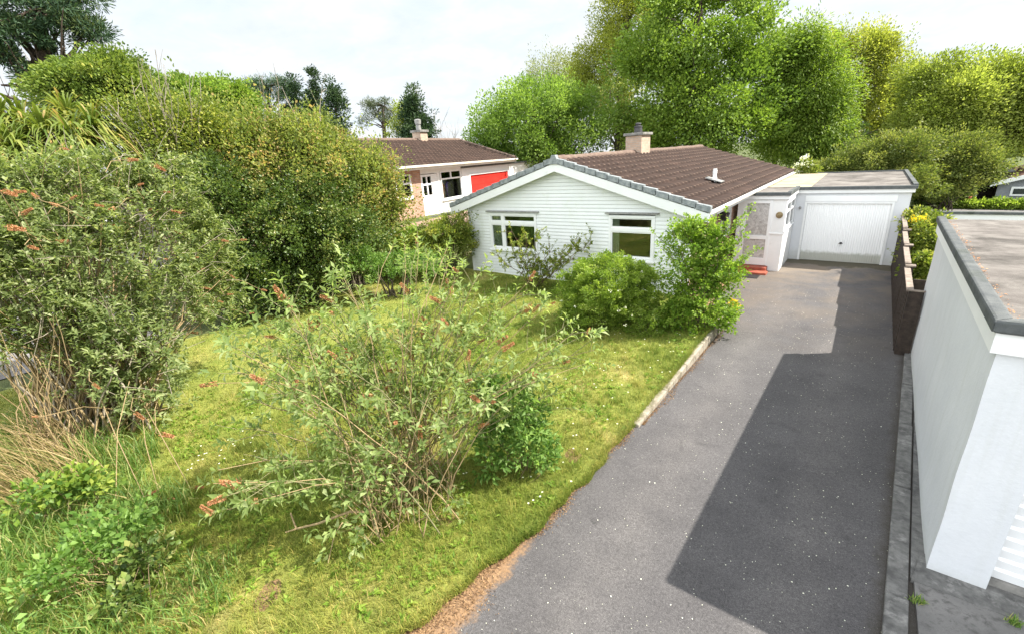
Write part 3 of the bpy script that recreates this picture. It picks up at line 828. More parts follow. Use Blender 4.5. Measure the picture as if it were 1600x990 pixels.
# ------------------------------------------------------------------ tiled roofs
def tiled(name, O, U, Vd, N, vlen, ub, mat, parent, course=.335, tw=.30, amp=.045, lift=.05):
    O, U, Vd, N = map(lambda a: np.array(a, float), (O, U, Vd, N))
    nc = max(1, round(vlen / course)); course = vlen / nc
    Vs, Fs, k, At, Tn = [], [], 0, [], []
    umax = max(ub(0)[1], ub(vlen)[1]); umin = min(ub(0)[0], ub(vlen)[0])
    us = np.arange(umin, umax + tw / 8, tw / 8)
    for c in range(nc):
        v0, v1 = c * course, (c + 1) * course
        jit = rng.normal(0, .003, len(us) // 8 + 2)
        rows = []
        tone = rng.random(len(us) // 8 + 2)[np.arange(len(us)) // 8]
        Tn += [tone] * 3
        for (vv, lf) in ((v0, -.012), (v0, lift), (v1 + .02, 0.0)):
            a, b = ub(min(vv, vlen))
            u = np.clip(us, a, b)
            t = (us / tw) % 1.0
            h = amp * np.exp(-((t - .5) / .17) ** 2) + jit[(np.arange(len(us)) // 8)]
            if lf < 0: h = h * 0
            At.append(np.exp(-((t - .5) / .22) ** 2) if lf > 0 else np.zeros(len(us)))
            rows.append(O + u[:, None] * U + vv * Vd + (h + lf)[:, None] * N)
        Vs += rows
        m = len(us); i = np.arange(m - 1)
        for r_ in (0, 1):
            Fs.append(np.stack([k + r_ * m + i, k + r_ * m + i + 1, k + (r_ + 1) * m + i + 1, k + (r_ + 1) * m + i], -1))
        k += 3 * m
    V = np.concatenate(Vs); Fq = np.concatenate(Fs)
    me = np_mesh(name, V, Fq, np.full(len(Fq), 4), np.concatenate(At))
    ta = me.attributes.new('tone', 'FLOAT', 'POINT'); ta.data.foreach_set('value', np.ascontiguousarray(np.concatenate(Tn), np.float32))
    return link(name, me, mat, parent)

# ------------------------------------------------------------------ the white bungalow
B = thing('bungalow', 'white boarded bungalow with brown tiled gable roof', 'bungalow')
Yg, Yv, Yb = 11.2, 10.93, 24.7
XL, XR, XM = -10.56, -3.3, -6.95        # wall corners, ridge
EL_, ER_ = -11.18, -2.78                # eaves
ZE, ZR = 2.17, 3.47                     # roof deck heights at eave and ridge
slope = (ZR - ZE) / (ER_ - XM)
def roof_z(x): return ZR - abs(x - XM) * slope * (1 if x > XM else (ER_ - XM) / (XM - EL_))
win1 = (-9.68, -7.80, .80, 1.97)
win2 = (-5.42, -4.14, .80, 1.98)
# lap siding with openings cut out
mb = MB()
pitch = .1
z = -.35
while z < 3.35:
    z1 = z + pitch
    zm = z + pitch * .6
    if zm < roof_z(XL): x0, x1 = XL, XR
    else:
        dx = (ZR - .06 - zm) / slope
        x0, x1 = max(XL, XM - dx * 1.01), min(XR, XM + dx)
    if x1 - x0 > .1:
        cuts = [(x0, x1)]
        for (a, b, c, d) in (win1, win2):
            if z1 > c + .02 and z < d - .02:
                nc_ = []
                for (p, q) in cuts:
                    if a > p and b < q: nc_ += [(p, a), (b, q)]
                    else: nc_.append((p, q))
                cuts = nc_
        for (p, q) in cuts:
            yo = Yg - .016; yi = Yg
            mb.add([(p, yo, z + .006), (q, yo, z + .006), (q, yo + .002, z + .03), (p, yo + .002, z + .03), (q, yi, z1), (p, yi, z1), (q, yi, z + .006), (p, yi, z + .006)],
                   [(0, 1, 2, 3), (3, 2, 4, 5), (7, 6, 1, 0)])
    z = z1
mb.build('siding', MT['siding'], B)
mb = MB()
mb.box(XL - .05, XL + .0, Yg - .03, Yg + .06, -.4, 2.32)
mb.build('corner_trim', MT['upvc'], B)
mb = MB(); mb.box(XR, XR + .06, Yg - .03, Yg + .06, -.4, 2.14)
mb.build('corner_trim', MT['upvc'], B)
# brick walls; the side wall on the right has a window opening
mb = MB()
sw = (14.25, 15.45, .85, 2.0)
mb.box(XR - .2, XR, Yg + .07, sw[0], -.6, 2.14)
mb.box(XR - .2, XR, sw[1], Yb - .3, -.6, 2.14)
mb.box(XR - .2, XR, sw[0], sw[1], -.6, sw[2]); mb.box(XR - .2, XR, sw[0], sw[1], sw[3], 2.14)
mb.box(XL, XL + .2, Yg + .07, Yb - .3, -.6, 2.30)
mb.box(XL + .2, XR - .2, Yb - .5, Yb - .3, -.6, 2.2)
mb.build('brick_wall', MT['brick'], B)
mb = MB()
mb.prism([(XL + .2, Yb - .45, 2.2), (XR - .2, Yb - .45, 2.1), (XM, Yb - .45, 3.4)], (0, .1, 0))
mb.box(XL + .2, XR - .2, Yg + .4, Yb - .5, -.5, -.1)
mb.box(XL + .2, XR - .2, Yg + 3.2, Yg + 3.3, -.1, 2.15)
mb.box(XL + .2, XR - .2, Yg + .4, Yb - .5, 2.1, 2.14)
mb.build('inner_wall', surf('dim_plaster', (0.22, 0.20, 0.16), (0.28, 0.26, 0.2), 2, 0.9, 0), B)

def window(par, x0, x1, z0, z1, y, bars_v, trans_z, fw=.07, curtains=(), name='window'):
    """window in a wall facing -Y: outer frame, glazing bars, panes, sill, hood"""
    mb = MB()
    yo, yi = y - .035, y + .05
    mb.box(x0, x1, yo, yi, z0, z0 + fw); mb.box(x0, x1, yo, yi, z1 - fw, z1)
    mb.box(x0, x0 + fw, yo, yi, z0 + fw, z1 - fw); mb.box(x1 - fw, x1, yo, yi, z0 + fw, z1 - fw)
    xsb = [x0 + fw]
    for bv in bars_v:
        mb.box(bv - .045, bv + .045, yo + .004, yi, z0 + fw, z1 - fw); xsb += [bv - .045, bv + .045]
    xsb.append(x1 - fw)
    cells = []
    for q in range(0, len(xsb), 2):
        a, b = xsb[q], xsb[q + 1]
        mb.box(a, b, yo + .008, yi, trans_z - .05, trans_z + .05)
        cells += [(a, b, z0 + fw, trans_z - .05), (a, b, trans_z + .05, z1 - fw)]
    f = mb.build(name, MT['upvc'], par, bevel=.006)
    for (a, b, c, d) in cells:
        m2 = MB()
        s_ = .03
        m2.box(a, b, yo + .02, yi - .01, c, c + s_); m2.box(a, b, yo + .02, yi - .01, d - s_, d)
        m2.box(a, a + s_, yo + .02, yi - .01, c + s_, d - s_); m2.box(b - s_, b, yo + .02, yi - .01, c + s_, d - s_)
        m2.build('sash', MT['upvc'], f)
        m3 = MB(); m3.box(a + s_, b - s_, y + .012, y + .018, c + s_, d - s_); m3.build('pane', MT['glass'], f)
    mb = MB(); mb.box(x0 - .03, x1 + .03, y - .085, y + .04, z0 - .045, z0 - .002); mb.build('sill', MT['upvc'], f, bevel=.006)
    mb = MB(); mb.box(x0 - .09, x1 + .1, y - .085, y - .0, z1 + .035, z1 + .068); mb.build('hood', MT['metal'], f)
    for (a, b, col) in curtains:
        nseg = 28
        Vc, Fc = [], []
        for q in range(nseg + 1):
            xx = a + (b - a) * q / nseg
            yy = y + .10 + .025 * math.sin(q * 1.7) + .012 * math.sin(q * .9)
            Vc += [(xx, yy, z0 - .02), (xx, yy, z1 + .03)]
        Fc = [(2 * q, 2 * q + 2, 2 * q + 3, 2 * q + 1) for q in range(nseg)]
        m4 = MB(); m4.add(Vc, Fc); m4.build('curtain', col, f)
    return f
window(B, *win1, Yg - .002, [-9.12], 1.66, curtains=[(-9.66, -9.16, MT['curtain'])])
window(B, *win2, Yg - .002, [], 1.60, curtains=[(-5.42, -5.16, MT['curtain'])])

# side window (wall facing +X)
mb = MB()
y0, y1, z0, z1 = sw
mb.box(XR - .1, XR + .02, y0, y1, z0, z0 + .06); mb.box(XR - .1, XR + .02, y0, y1, z1 - .06, z1)
mb.box(XR - .1, XR + .02, y0, y0 + .06, z0 + .06, z1 - .06); mb.box(XR - .1, XR + .02, y1 - .06, y1, z0 + .06, z1 - .06)
mb.box(XR - .1, XR + .02, y0 + .06, y1 - .06, 1.62, 1.68)
f = mb.build('window', MT['upvc'], B, bevel=.005)
mb = MB(); mb.box(XR - .05, XR - .045, y0 + .06, y1 - .06, z0 + .06, 1.62); mb.build('pane', MT['glass'], f)
mb = MB(); mb.box(XR - .05, XR - .045, y0 + .06, y1 - .06, 1.68, z1 - .06); mb.build('pane', MT['glass'], f)
mb = MB()
mb.add([(XR - .19, y0 + .06 + q * .045, zz) if q % 2 else (XR - .16, y0 + .06 + q * .045, zz) for q in range(25) for zz in (z0, z1)], [(2 * q, 2 * q + 2, 2 * q + 3, 2 * q + 1) for q in range(24)])
mb.build('curtain', MT['curtain'], f)

# roof slopes
ln_r = math.hypot(ER_ - XM, ZR - ZE); c_r, s_r = (XM - ER_) / ln_r, (ZR - ZE) / ln_r
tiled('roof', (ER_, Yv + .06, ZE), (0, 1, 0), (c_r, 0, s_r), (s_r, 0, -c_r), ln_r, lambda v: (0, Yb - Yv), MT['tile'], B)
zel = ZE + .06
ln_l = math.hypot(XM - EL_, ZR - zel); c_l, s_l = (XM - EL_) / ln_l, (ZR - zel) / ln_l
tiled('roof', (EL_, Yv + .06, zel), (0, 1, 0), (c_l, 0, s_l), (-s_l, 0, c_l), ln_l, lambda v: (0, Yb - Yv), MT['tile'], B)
mb = MB()                                # roof deck keeps light out
for (xe, ze) in ((ER_ + .0, ZE), (EL_, zel)):
    mb.prism([(xe, Yv + .1, ze - .03), (XM, Yv + .1, ZR - .03), (XM, Yv + .1, ZR - .06), (xe, Yv + .1, ze - .06)], (0, Yb - Yv - .15, 0))
mb.build('roof_deck', MT['white_paint'], B)
# verge caps, one overlapping block per course
mb = MB()
for side_ in (0, 1):
    nn = 13
    for q in range(nn):
        if side_: xe, ze, ce, se, ln_ = ER_, ZE, c_r, s_r, ln_r
        else: xe, ze, ce, se, ln_ = EL_, zel, c_l, s_l, ln_l
        c0 = ln_ / nn * q - .02; c1 = ln_ / nn * (q + 1) + .015
        def pt(c, h, y): return (xe + ce * c * (1 if side_ == 0 else 1), y, ze + se * c + h)
        jl = rng.normal(0, .004)
        b_, t_ = -.075, .075
        mb.hexa([pt(c0, b_ + .02 + jl, Yv - .02), pt(c1, b_ + jl, Yv - .02), pt(c1, b_ + jl, Yv + .12), pt(c0, b_ + .02 + jl, Yv + .12),
                 pt(c0, t_ + .02 + jl, Yv - .02), pt(c1, t_ - .015 + jl, Yv - .02), pt(c1, t_ - .015 + jl, Yv + .12), pt(c0, t_ + .02 + jl, Yv + .12)])
mb.hexa([(XM - .17, Yv - .035, ZR - .11), (XM + .17, Yv - .035, ZR - .11), (XM + .17, Yv + .1, ZR - .11), (XM - .17, Yv + .1, ZR - .11),
         (XM - .06, Yv - .035, ZR + .13), (XM + .06, Yv - .035, ZR + .13), (XM + .06, Yv + .1, ZR + .13), (XM - .06, Yv + .1, ZR + .13)])
mb.build('verge_caps', MT['verge'], B, bevel=.008)
# ridge tiles
mb = MB()
y = Yv + .1
while y < Yb - .05:
    y1 = min(y + .44, Yb)
    prof = [(-.15, -.05), (-.12, .045), (-.06, .095), (0, .11), (.06, .095), (.12, .045), (.15, -.05)]
    r0 = rng.normal(0, .006)
    vs = [(XM + a, y, ZR + b + r0) for a, b in prof] + [(XM + a * 1.04, y1, ZR + b * 1.06 + r0 + .004) for a, b in prof]
    mb.add(vs, [(q, q + 1, q + 8, q + 7) for q in range(6)] + [tuple(range(6, -1, -1)), tuple(range(7, 14))])
    y = y1 - .012
mb.build('ridge_tiles', MT['ridge'], B)
# bargeboards
for (xe, ze, ex) in ((ER_, ZE, 1), (EL_, zel, -1)):
    mb = MB()
    mb.add([(XM, Yv + .0, ZR - .085), (xe, Yv + .0, ze - .085), (xe, Yv + .0, ze - .28), (xe - ex * .35, Yv + .0, ze - .28 + .35 * slope * .5), (XM, Yv + .0, ZR - .30),
            (XM, Yv + .025, ZR - .085), (xe, Yv + .025, ze - .085), (xe, Yv + .025, ze - .28), (xe - ex * .35, Yv + .025, ze - .28 + .35 * slope * .5), (XM, Yv + .025, ZR - .30)],
           [(0, 1, 2, 3, 4), (9, 8, 7, 6, 5), (4, 3, 8, 9), (3, 2, 7, 8), (2, 1, 6, 7), (1, 0, 5, 6)])
    mb.build('bargeboard', MT['white_paint'], B)
# soffit under the verge and eaves, fascia, gutter
mb = MB()
for (xe, ze) in ((ER_, ZE), (EL_, zel)):
    mb.prism([(xe, Yv + .03, ze - .10), (XM, Yv + .03, ZR - .10), (XM, Yv + .03, ZR - .115), (xe, Yv + .03, ze - .115)], (0, Yg - Yv - .05, 0))
mb.box(XR, ER_ - .02, Yg - .2, Yb, ZE - .16, ZE - .15)
mb.box(EL_ + .02, XL, Yg - .2, Yb, zel - .16, zel - .15)
mb.build('soffit', MT['white_paint'], B)
mb = MB(); mb.box(ER_ - .05, ER_ - .025, Yv + .03, Yb, ZE - .2, ZE - .012); mb.build('fascia', MT['white_paint'], B)
mb = MB(); mb.box(EL_ + .025, EL_ + .05, Yv + .03, Yb, zel - .2, zel - .012)
mb.build('fascia', MT['white_paint'], B)
for (xg, zg) in ((ER_ + .035, ZE - .06), (EL_ - .035, zel - .06)):
    prof = [(-.058, .03), (-.052, -.02), (-.03, -.045), (.03, -.045), (.052, -.02), (.058, .03), (.048, .03), (.043, -.015), (.025, -.034), (-.025, -.034), (-.043, -.015), (-.048, .03)]
    mb = MB(); mb.prism([(xg + a, Yv + .05, zg + b) for a, b in prof], (0, Yb - Yv - .1, 0))
    mb.build('gutter', MT['gutter'], B)
# flue pipe with lead slate
fx, fy = -4.0, 12.65
best = None
for yy in np.arange(12.0, 18, .05):
    d = ray(1116, 283); 
for yy in np.arange(11.5, 20, .02):
    d = ray(1116, 284); p = CAM + d * yy / d[1]
    e = abs(p[2] - (roof_z(p[0]) + .05))
    if best is None or e < best[0]: best = (e, p)
fx, fy, fz = best[1]
mb = MB()
mb.lathe((fx, fy, fz - .1), [(.075, 0), (.07, .22), (.055, .24), (.055, .34), (.062, .345), (.062, .42), (.055, .425), (.055, .47)], 16)
o = mb.build('flue_pipe', MT['white_paint'], B, smooth=False)
m2 = MB()
m2.hexa([(fx - .22, fy - .2, fz + .055 + .22 * slope - .01), (fx + .24, fy - .2, fz + .055 - .24 * slope), (fx + .24, fy + .22, fz + .055 - .24 * slope), (fx - .22, fy + .22, fz + .055 + .22 * slope - .01),
         (fx - .22, fy - .2, fz + .07 + .22 * slope), (fx + .24, fy - .2, fz + .075 - .24 * slope), (fx + .24, fy + .22, fz + .075 - .24 * slope), (fx - .22, fy + .22, fz + .07 + .22 * slope)])
m2.build('flashing', MT['metal'], o)
# chimney
ch = MB(); cy0 = 16.3
ch.box(XM - .3, XM + .3, cy0, cy0 + .82, 3.2, 4.06)
c_ = ch.build('chimney', MT['chimney_brick'], B)
m2 = MB(); m2.box(XM - .37, XM + .37, cy0 - .07, cy0 + .89, 4.06, 4.15); m2.build('chimney_cap', MT['concrete'], c_, bevel=.015)
m2 = MB(); m2.lathe((XM, cy0 + .40, 4.15), [(.14, 0), (.15, .03), (.135, .18), (.15, .20), (.145, .23), (.085, .245), (.08, .28), (.11, .30), (.09, .33), (.02, .345)], 18)
m2.build('chimney_pot', MT['pot'], c_, smooth=False)
# black floodlight below the eave
mb = MB(); mb.box(XR + .0, XR + .06, 13.98, 14.1, 1.66, 1.78); mb.hexa([(XR + .06, 13.9, 1.5), (XR + .2, 13.92, 1.46), (XR + .2, 14.16, 1.46), (XR + .06, 14.18, 1.5), (XR + .06, 13.9, 1.74), (XR + .26, 13.92, 1.68), (XR + .26, 14.16, 1.68), (XR + .06, 14.18, 1.74)])
tag(mb.build('floodlight', MT['black'], bevel=.01), 'black floodlight on the brick side wall under the eave', 'floodlight')

# ------------------------------------------------------------------ porch
p = thing('porch', 'small white flat roofed porch with glazed door and red steps', 'porch')
PX0, PX1, PY0, PY1 = XR + .003, -1.83, 15.7, 17.79
mb = MB()
mb.box(PX1 - .36, PX1, PY0, PY0 + .1, -.45, 1.9)          # front panel beside the door
mb.box(PX1 - .1, PX1, PY0 + .1, PY1, -.45, .90)           # side wall
mb.box(PX1 - .1, PX1, PY1 - .1, PY1, .9, 1.9); mb.box(PX1 - .1, PX1, PY0 + .1, PY0 + .2, .9, 1.9)
mb.box(PX1 - .1, PX1, PY0 + .2, PY1 - .1, 1.78, 1.9)
mb.box(PX0, PX1 - .36, PY0 + .01, PY0 + .1, 1.86, 1.9)
mb.build('wall', MT['white_paint'], p)
mb = MB(); mb.box(PX1 - .38, PX1 + .03, PY0 - .03, PY0 - .001, .84, .885); mb.box(PX1 + .001, PX1 + .04, PY0 - .03, PY1 - .1, .90, .94); mb.build('ledge', MT['upvc'], p, bevel=.005)
mb = MB(); mb.box(PX0, PX1 + .05, PY0 - .06, PY0 - .005, 1.895, 2.005); mb.box(PX1 + .005, PX1 + .05, PY0 - .005, PY1, 1.895, 2.005); mb.build('fascia', MT['white_paint'], p)
mb = MB(); mb.box(-2.70, PX1 + .08, PY0 - .1, PY0 + .03, 2.007, 2.10); mb.box(PX1 - .02, PX1 + .08, PY0 + .03, PY1 - .2, 2.007, 2.115); mb.build('roof_edge', MT['felt'], p)
mb = MB(); mb.box(-2.74, PX1 - .021, PY0 + .031, PY1 - .2, 2.0, 2.085); mb.build('roof', MT['gravel_roof'], p)
# door with two patterned panes
DX0, DX1, DZ0, DZ1 = -3.02, -2.19, -.15, 1.86
mb = MB()
mb.box(DX0 - .14, DX0, PY0 - .0, PY0 + .09, -.2, 1.86)
for (a, b, c, d) in ((DX0, DX0 + .12, DZ0, DZ1), (DX1 - .09, DX1, DZ0, DZ1), (DX0 + .12, DX1 - .09, DZ0, .08), (DX0 + .12, DX1 - .09, .67, .79), (DX0 + .12, DX1 - .09, 1.77, DZ1)):
    mb.box(a, b, PY0 - .02, PY0 + .06, c, d)
dr = mb.build('door', MT['upvc'], p, bevel=.006)
mb = MB(); mb.box(DX0 + .12, DX1 - .09, PY0 + .01, PY0 + .02, .08, .67); mb.build('pane', MT['obscure'], dr)
mb = MB(); mb.box(DX0 + .12, DX1 - .09, PY0 + .01, PY0 + .02, .79, 1.77); mb.build('pane', MT['obscure'], dr)
mb = MB(); mb.box(DX0 + .03, DX0 + .055, PY0 - .05, PY0 - .021, .72, .92); mb.box(DX0 + .03, DX0 + .13, PY0 - .07, PY0 - .05, .84, .86); mb.build('handle', MT['metal'], dr)
mb = MB()
y0, y1 = PY0 + .2, PY1 - .1
for (a, b, c, d) in ((y0, y1, .94, .99), (y0, y1, 1.72, 1.78), (y0, y1, 1.45, 1.5)): mb.box(PX1 - .06, PX1 - .004, a, b, c, d)
for yy in (y0, (y0 + y1) / 2 - .03, y1 - .06): mb.box(PX1 - .063, PX1 - .001, yy, yy + .06, .94, 1.78)
f = mb.build('window', MT['upvc'], p)
mb = MB(); mb.box(PX1 - .04, PX1 - .034, y0, y1, .95, 1.77); mb.build('pane', MT['glass'], f)
mb = MB()
cl_ = np.array([-1.99, PY0 - .02, 1.43])
rr = [(.095, 0), (.095, .03), (.075, .05), (.055, .06), (.03, .10), (.0, .105)]
vs = []
for (r_, d_) in rr: vs += [(cl_[0] + r_ * math.cos(2 * math.pi * q / 20), PY0 - d_, cl_[2] + r_ * math.sin(2 * math.pi * q / 20)) for q in range(20)]
mb.add(vs, [(a * 20 + q, a * 20 + (q + 1) % 20, (a + 1) * 20 + (q + 1) % 20, (a + 1) * 20 + q) for a in range(5) for q in range(20)])
tag(mb.build('porch_lamp', surf('brass', (0.20, 0.14, 0.06), (0.34, 0.26, 0.14), 12, 0.4, 0)), 'round brass porch lamp on the white panel beside the door', 'lamp')
mb = MB(); mb.box(-3.0, -2.13, 15.36, PY0 - .025, -.45, -.155); mb.build('step', MT['red_tile'], p, bevel=.012)
mb = MB(); mb.box(-3.0, -2.06, 15.02, 15.357, -.45, -.235); mb.build('step', MT['red_tile'], p, bevel=.012)
mb = MB(); mb.hexa([(-2.85, 14.45, -.283), (-2.2, 14.5, -.283), (-2.2, 14.95, -.293), (-2.85, 14.9, -.293), (-2.85, 14.45, -.268), (-2.2, 14.5, -.268), (-2.2, 14.95, -.278), (-2.85, 14.9, -.278)])
tag(mb.build('doormat', MT['black'], bevel=.005), 'flat dark doormat in front of the red porch steps', 'doormat')

# ------------------------------------------------------------------ bungalow garage
g2 = thing('garage', 'white flat roofed garage with ribbed up and over door at drive end', 'garage')
GY = 17.8
GL, GRt = PX1 + .001, 1.06
mb = MB()
dx0, dx1, dz1 = -1.50, .66, 1.53
mb.box(GL, dx0 - .06, GY, GY + .2, -.6, 1.9); mb.box(dx1 + .06, GRt, GY, GY + .2, -.6, 1.9)
mb.box(dx0 - .06, dx1 + .06, GY + .003, GY + .2, dz1 + .05, 1.9)
mb.box(GRt - .2, GRt, GY + .2, 24.4, -.7, 1.88); mb.box(GL - .2, GL, GY + .2, 24.4, -.7, 1.88)
mb.box(GL, GRt - .2, 24.2, 24.4, -.7, 1.88)
mb.build('wall', MT['render'], g2)
mb = MB()
mb.box(dx0 - .06, dx0, GY - .02, GY + .08, -.36, dz1 + .05); mb.box(dx1, dx1 + .06, GY - .02, GY + .08, -.36, dz1 + .05)
mb.box(dx0, dx1, GY - .02, GY + .08, dz1, dz1 + .05)
mb.box(dx0 - .06, dx1 + .1, GY - .024, GY + .0, dz1 + .06, 1.78)
mb.build('door_frame', MT['white_paint'], g2)
mb = MB()
nr = 36
Vd, k = [], 0
for q in range(nr * 4 + 1):
    xx = dx0 + .004 + (dx1 - dx0 - .008) * q / (nr * 4)
    ph = q % 4
    yy = GY + (.029 if ph in (1, 2) else .038)
    Vd += [(xx, yy, -.345), (xx, yy, dz1 - .005)]
mb.add(Vd, [(2 * q, 2 * q + 2, 2 * q + 3, 2 * q + 1) for q in range(nr * 4)])
def door_paint():
    m, nt, b, o = new_mat('garage_door_paint')
    pz = coords(nt); z_ = sep(nt, pz)[2]
    stain = ramp(nt, math_n(nt, 'ADD', z_, math_n(nt, 'MULTIPLY', noise(nt, pz, 5, 7, .8), .25)), [(-.0, 1.0), (.02, 1.0), (.12, 0.0)])
    col = mix(nt, math_n(nt, 'MULTIPLY', stain, .65), (0.85, 0.855, 0.85), (0.26, 0.26, 0.18))
    nt.links.new(col, b.inputs['Base Color']); b.inputs['Roughness'].default_value = .4
    return m
dd = mb.build('door', door_paint(), g2)
mb = MB(); hx = -.42
mb.lathe((hx, 0, 0), [(.035, 0), (.035, .02), (.014, .025), (.014, .06), (.0, .06)], 12)
mb.v = [(x, GY + .018 - z, .27 + (y)) for (x, y, z) in mb.v]
mb.box(hx - .055, hx + .055, GY - .055, GY - .04, .262, .278)
mb.build('handle', MT['black'], dd)
mb = MB(); mb.box(GL - .02, GRt + .06, GY - .07, GY - .0, 1.86, 1.965); mb.box(GRt + .004, GRt + .06, GY, 24.45, 1.86, 1.965); mb.build('fascia', MT['white_paint'], g2)
mb = MB(); mb.box(GL - .02, GRt + .10, GY - .11, GY + .02, 1.967, 2.06); mb.box(GRt - .01, GRt + .10, GY + .02, 24.5, 1.967, 2.10); mb.box(GL - .02, GRt - .01, 24.4, 24.5, 1.967, 2.09); mb.build('roof_edge', MT['felt'], g2)
mb = MB(); mb.box(GL + .35, GRt - .011, GY + .021, 24.4, 1.88, 2.042); mb.build('roof', MT['gravel_roof'], g2)
mb = MB(); mb.box(-2.72, GL + .349, GY + .021, 24.4, 1.88, 2.05); mb.build('cream_roof', MT['cream_roof'], g2)
mb = MB(); mb.lathe((-1.68, GY - .06, 1.35), [(.03, 0), (.04, .05), (.025, .09)], 10); mb.box(-1.69, -1.67, GY - .06, GY, 1.36, 1.38)
tag(mb.build('wall_bracket', MT['metal']), 'small grey wall bracket beside the ribbed white garage door', 'bracket')

# ------------------------------------------------------------------ fence
fe = thing('fence', 'dark stained board fence with stepped top between drive and yellow shrub', 'fence')
def fx_(y): return .84 + (.95 - .84) * (y - 9.9) / (17.5 - 9.9)
secs = [(9.93, 11.75, .98), (11.752, 13.55, 1.06), (13.552, 15.3, 1.13), (15.302, 17.7, 1.22)]
for (y0, y1, zt) in secs:
    mb = MB()
    y = y0; q = 0
    while y < y1 - .02:
        ye = min(y + .125, y1)
        o_ = .012 if q % 2 else 0
        mb.hexa([(fx_(y) - o_, y, -.02 * y - .1), (fx_(y) + .02 - o_, y, -.02 * y - .1), (fx_(ye) + .02 - o_, ye, -.02 * ye - .1), (fx_(ye) - o_, ye, -.02 * ye - .1),
                 (fx_(y) - o_, y, zt - .02), (fx_(y) + .02 - o_, y, zt - .02), (fx_(ye) + .02 - o_, ye, zt - .02), (fx_(ye) - o_, ye, zt - .02)])
        y = ye + .001; q += 1
    mb.build('board_panel', MT['wood_dark'], fe)
    mb = MB(); mb.hexa([(fx_(y0) - .03, y0, zt - .02), (fx_(y0) + .065, y0, zt - .02), (fx_(y1) + .065, y1, zt - .02), (fx_(y1) - .03, y1, zt - .02),
                        (fx_(y0) - .03, y0, zt + .012), (fx_(y0) + .065, y0, zt + .012), (fx_(y1) + .065, y1, zt + .012), (fx_(y1) - .03, y1, zt + .012)])
    mb.build('top_rail', MT['wood_cap'], fe)
    mb = MB(); mb.box(fx_(y1) + .022, fx_(y1) + .11, y1 - .08, y1 + .02, -.6, zt + .03); po = mb.build('post', MT['wood_dark'], fe)
    m2 = MB(); m2.box(fx_(y1) - .02, fx_(y1) + .14, y1 - .10, y1 + .04, zt + .03, zt + .06); m2.build('post_cap', MT['wood_cap'], po)
mb = MB()
mb.box(.842, wx(9.9) - .02, 9.88, 9.905, -.3, .985); mb.build('end_panel', MT['wood_dark'], fe)
mb = MB(); mb.box(.825, wx(9.9) - .01, 9.87, 9.925, .987, 1.008); mb.build('end_rail', MT['wood_cap'], fe)
mb = MB(); mb.box(fx_(11.4) + .14, 1.7, 11.5, 11.53, -.3, .80); mb.build('return_panel', MT['wood_dark'], fe)

# low white wall with dark coping before the lane
mb = MB(); mb.box(2.3, 40, 29.2, 29.4, -1.0, -.26)
lw = tag(mb.build('low_wall', MT['white_paint']), 'long low white wall with dark coping in front of the lane', 'wall')
mb = MB(); mb.box(2.25, 40, 29.14, 29.46, -.26, -.15); mb.build('coping', MT['felt'], lw)

# ================================================================== vegetation
def sph(n):
    d = rng.normal(size=(n, 3))
    return unit(d)

def ell(px, py, rx, ry, D, dk=1.0):
    """ellipsoid crown lobe: photo position, half sizes in photo pixels, ground distance -> metres"""
    c = at(px, py, D)
    mx = np.linalg.norm(at(px + 1, py, D) - at(px - 1, py, D)) / 2
    my = np.linalg.norm(at(px, py + 1, D) - at(px, py - 1, D)) / 2
    return c, np.array([rx * mx * dk, rx * mx * dk, ry * my])

def pick_lobes(ells, n, power=2.0):
    wts = np.array([(r[0] * r[1] * r[2]) ** (power / 3) for _, r in ells]); wts /= wts.sum()
    idx = rng.choice(len(ells), n, p=wts)
    C = np.array([e[0] for e in ells])[idx]; Rr = np.array([e[1] for e in ells])[idx]
    return C, Rr

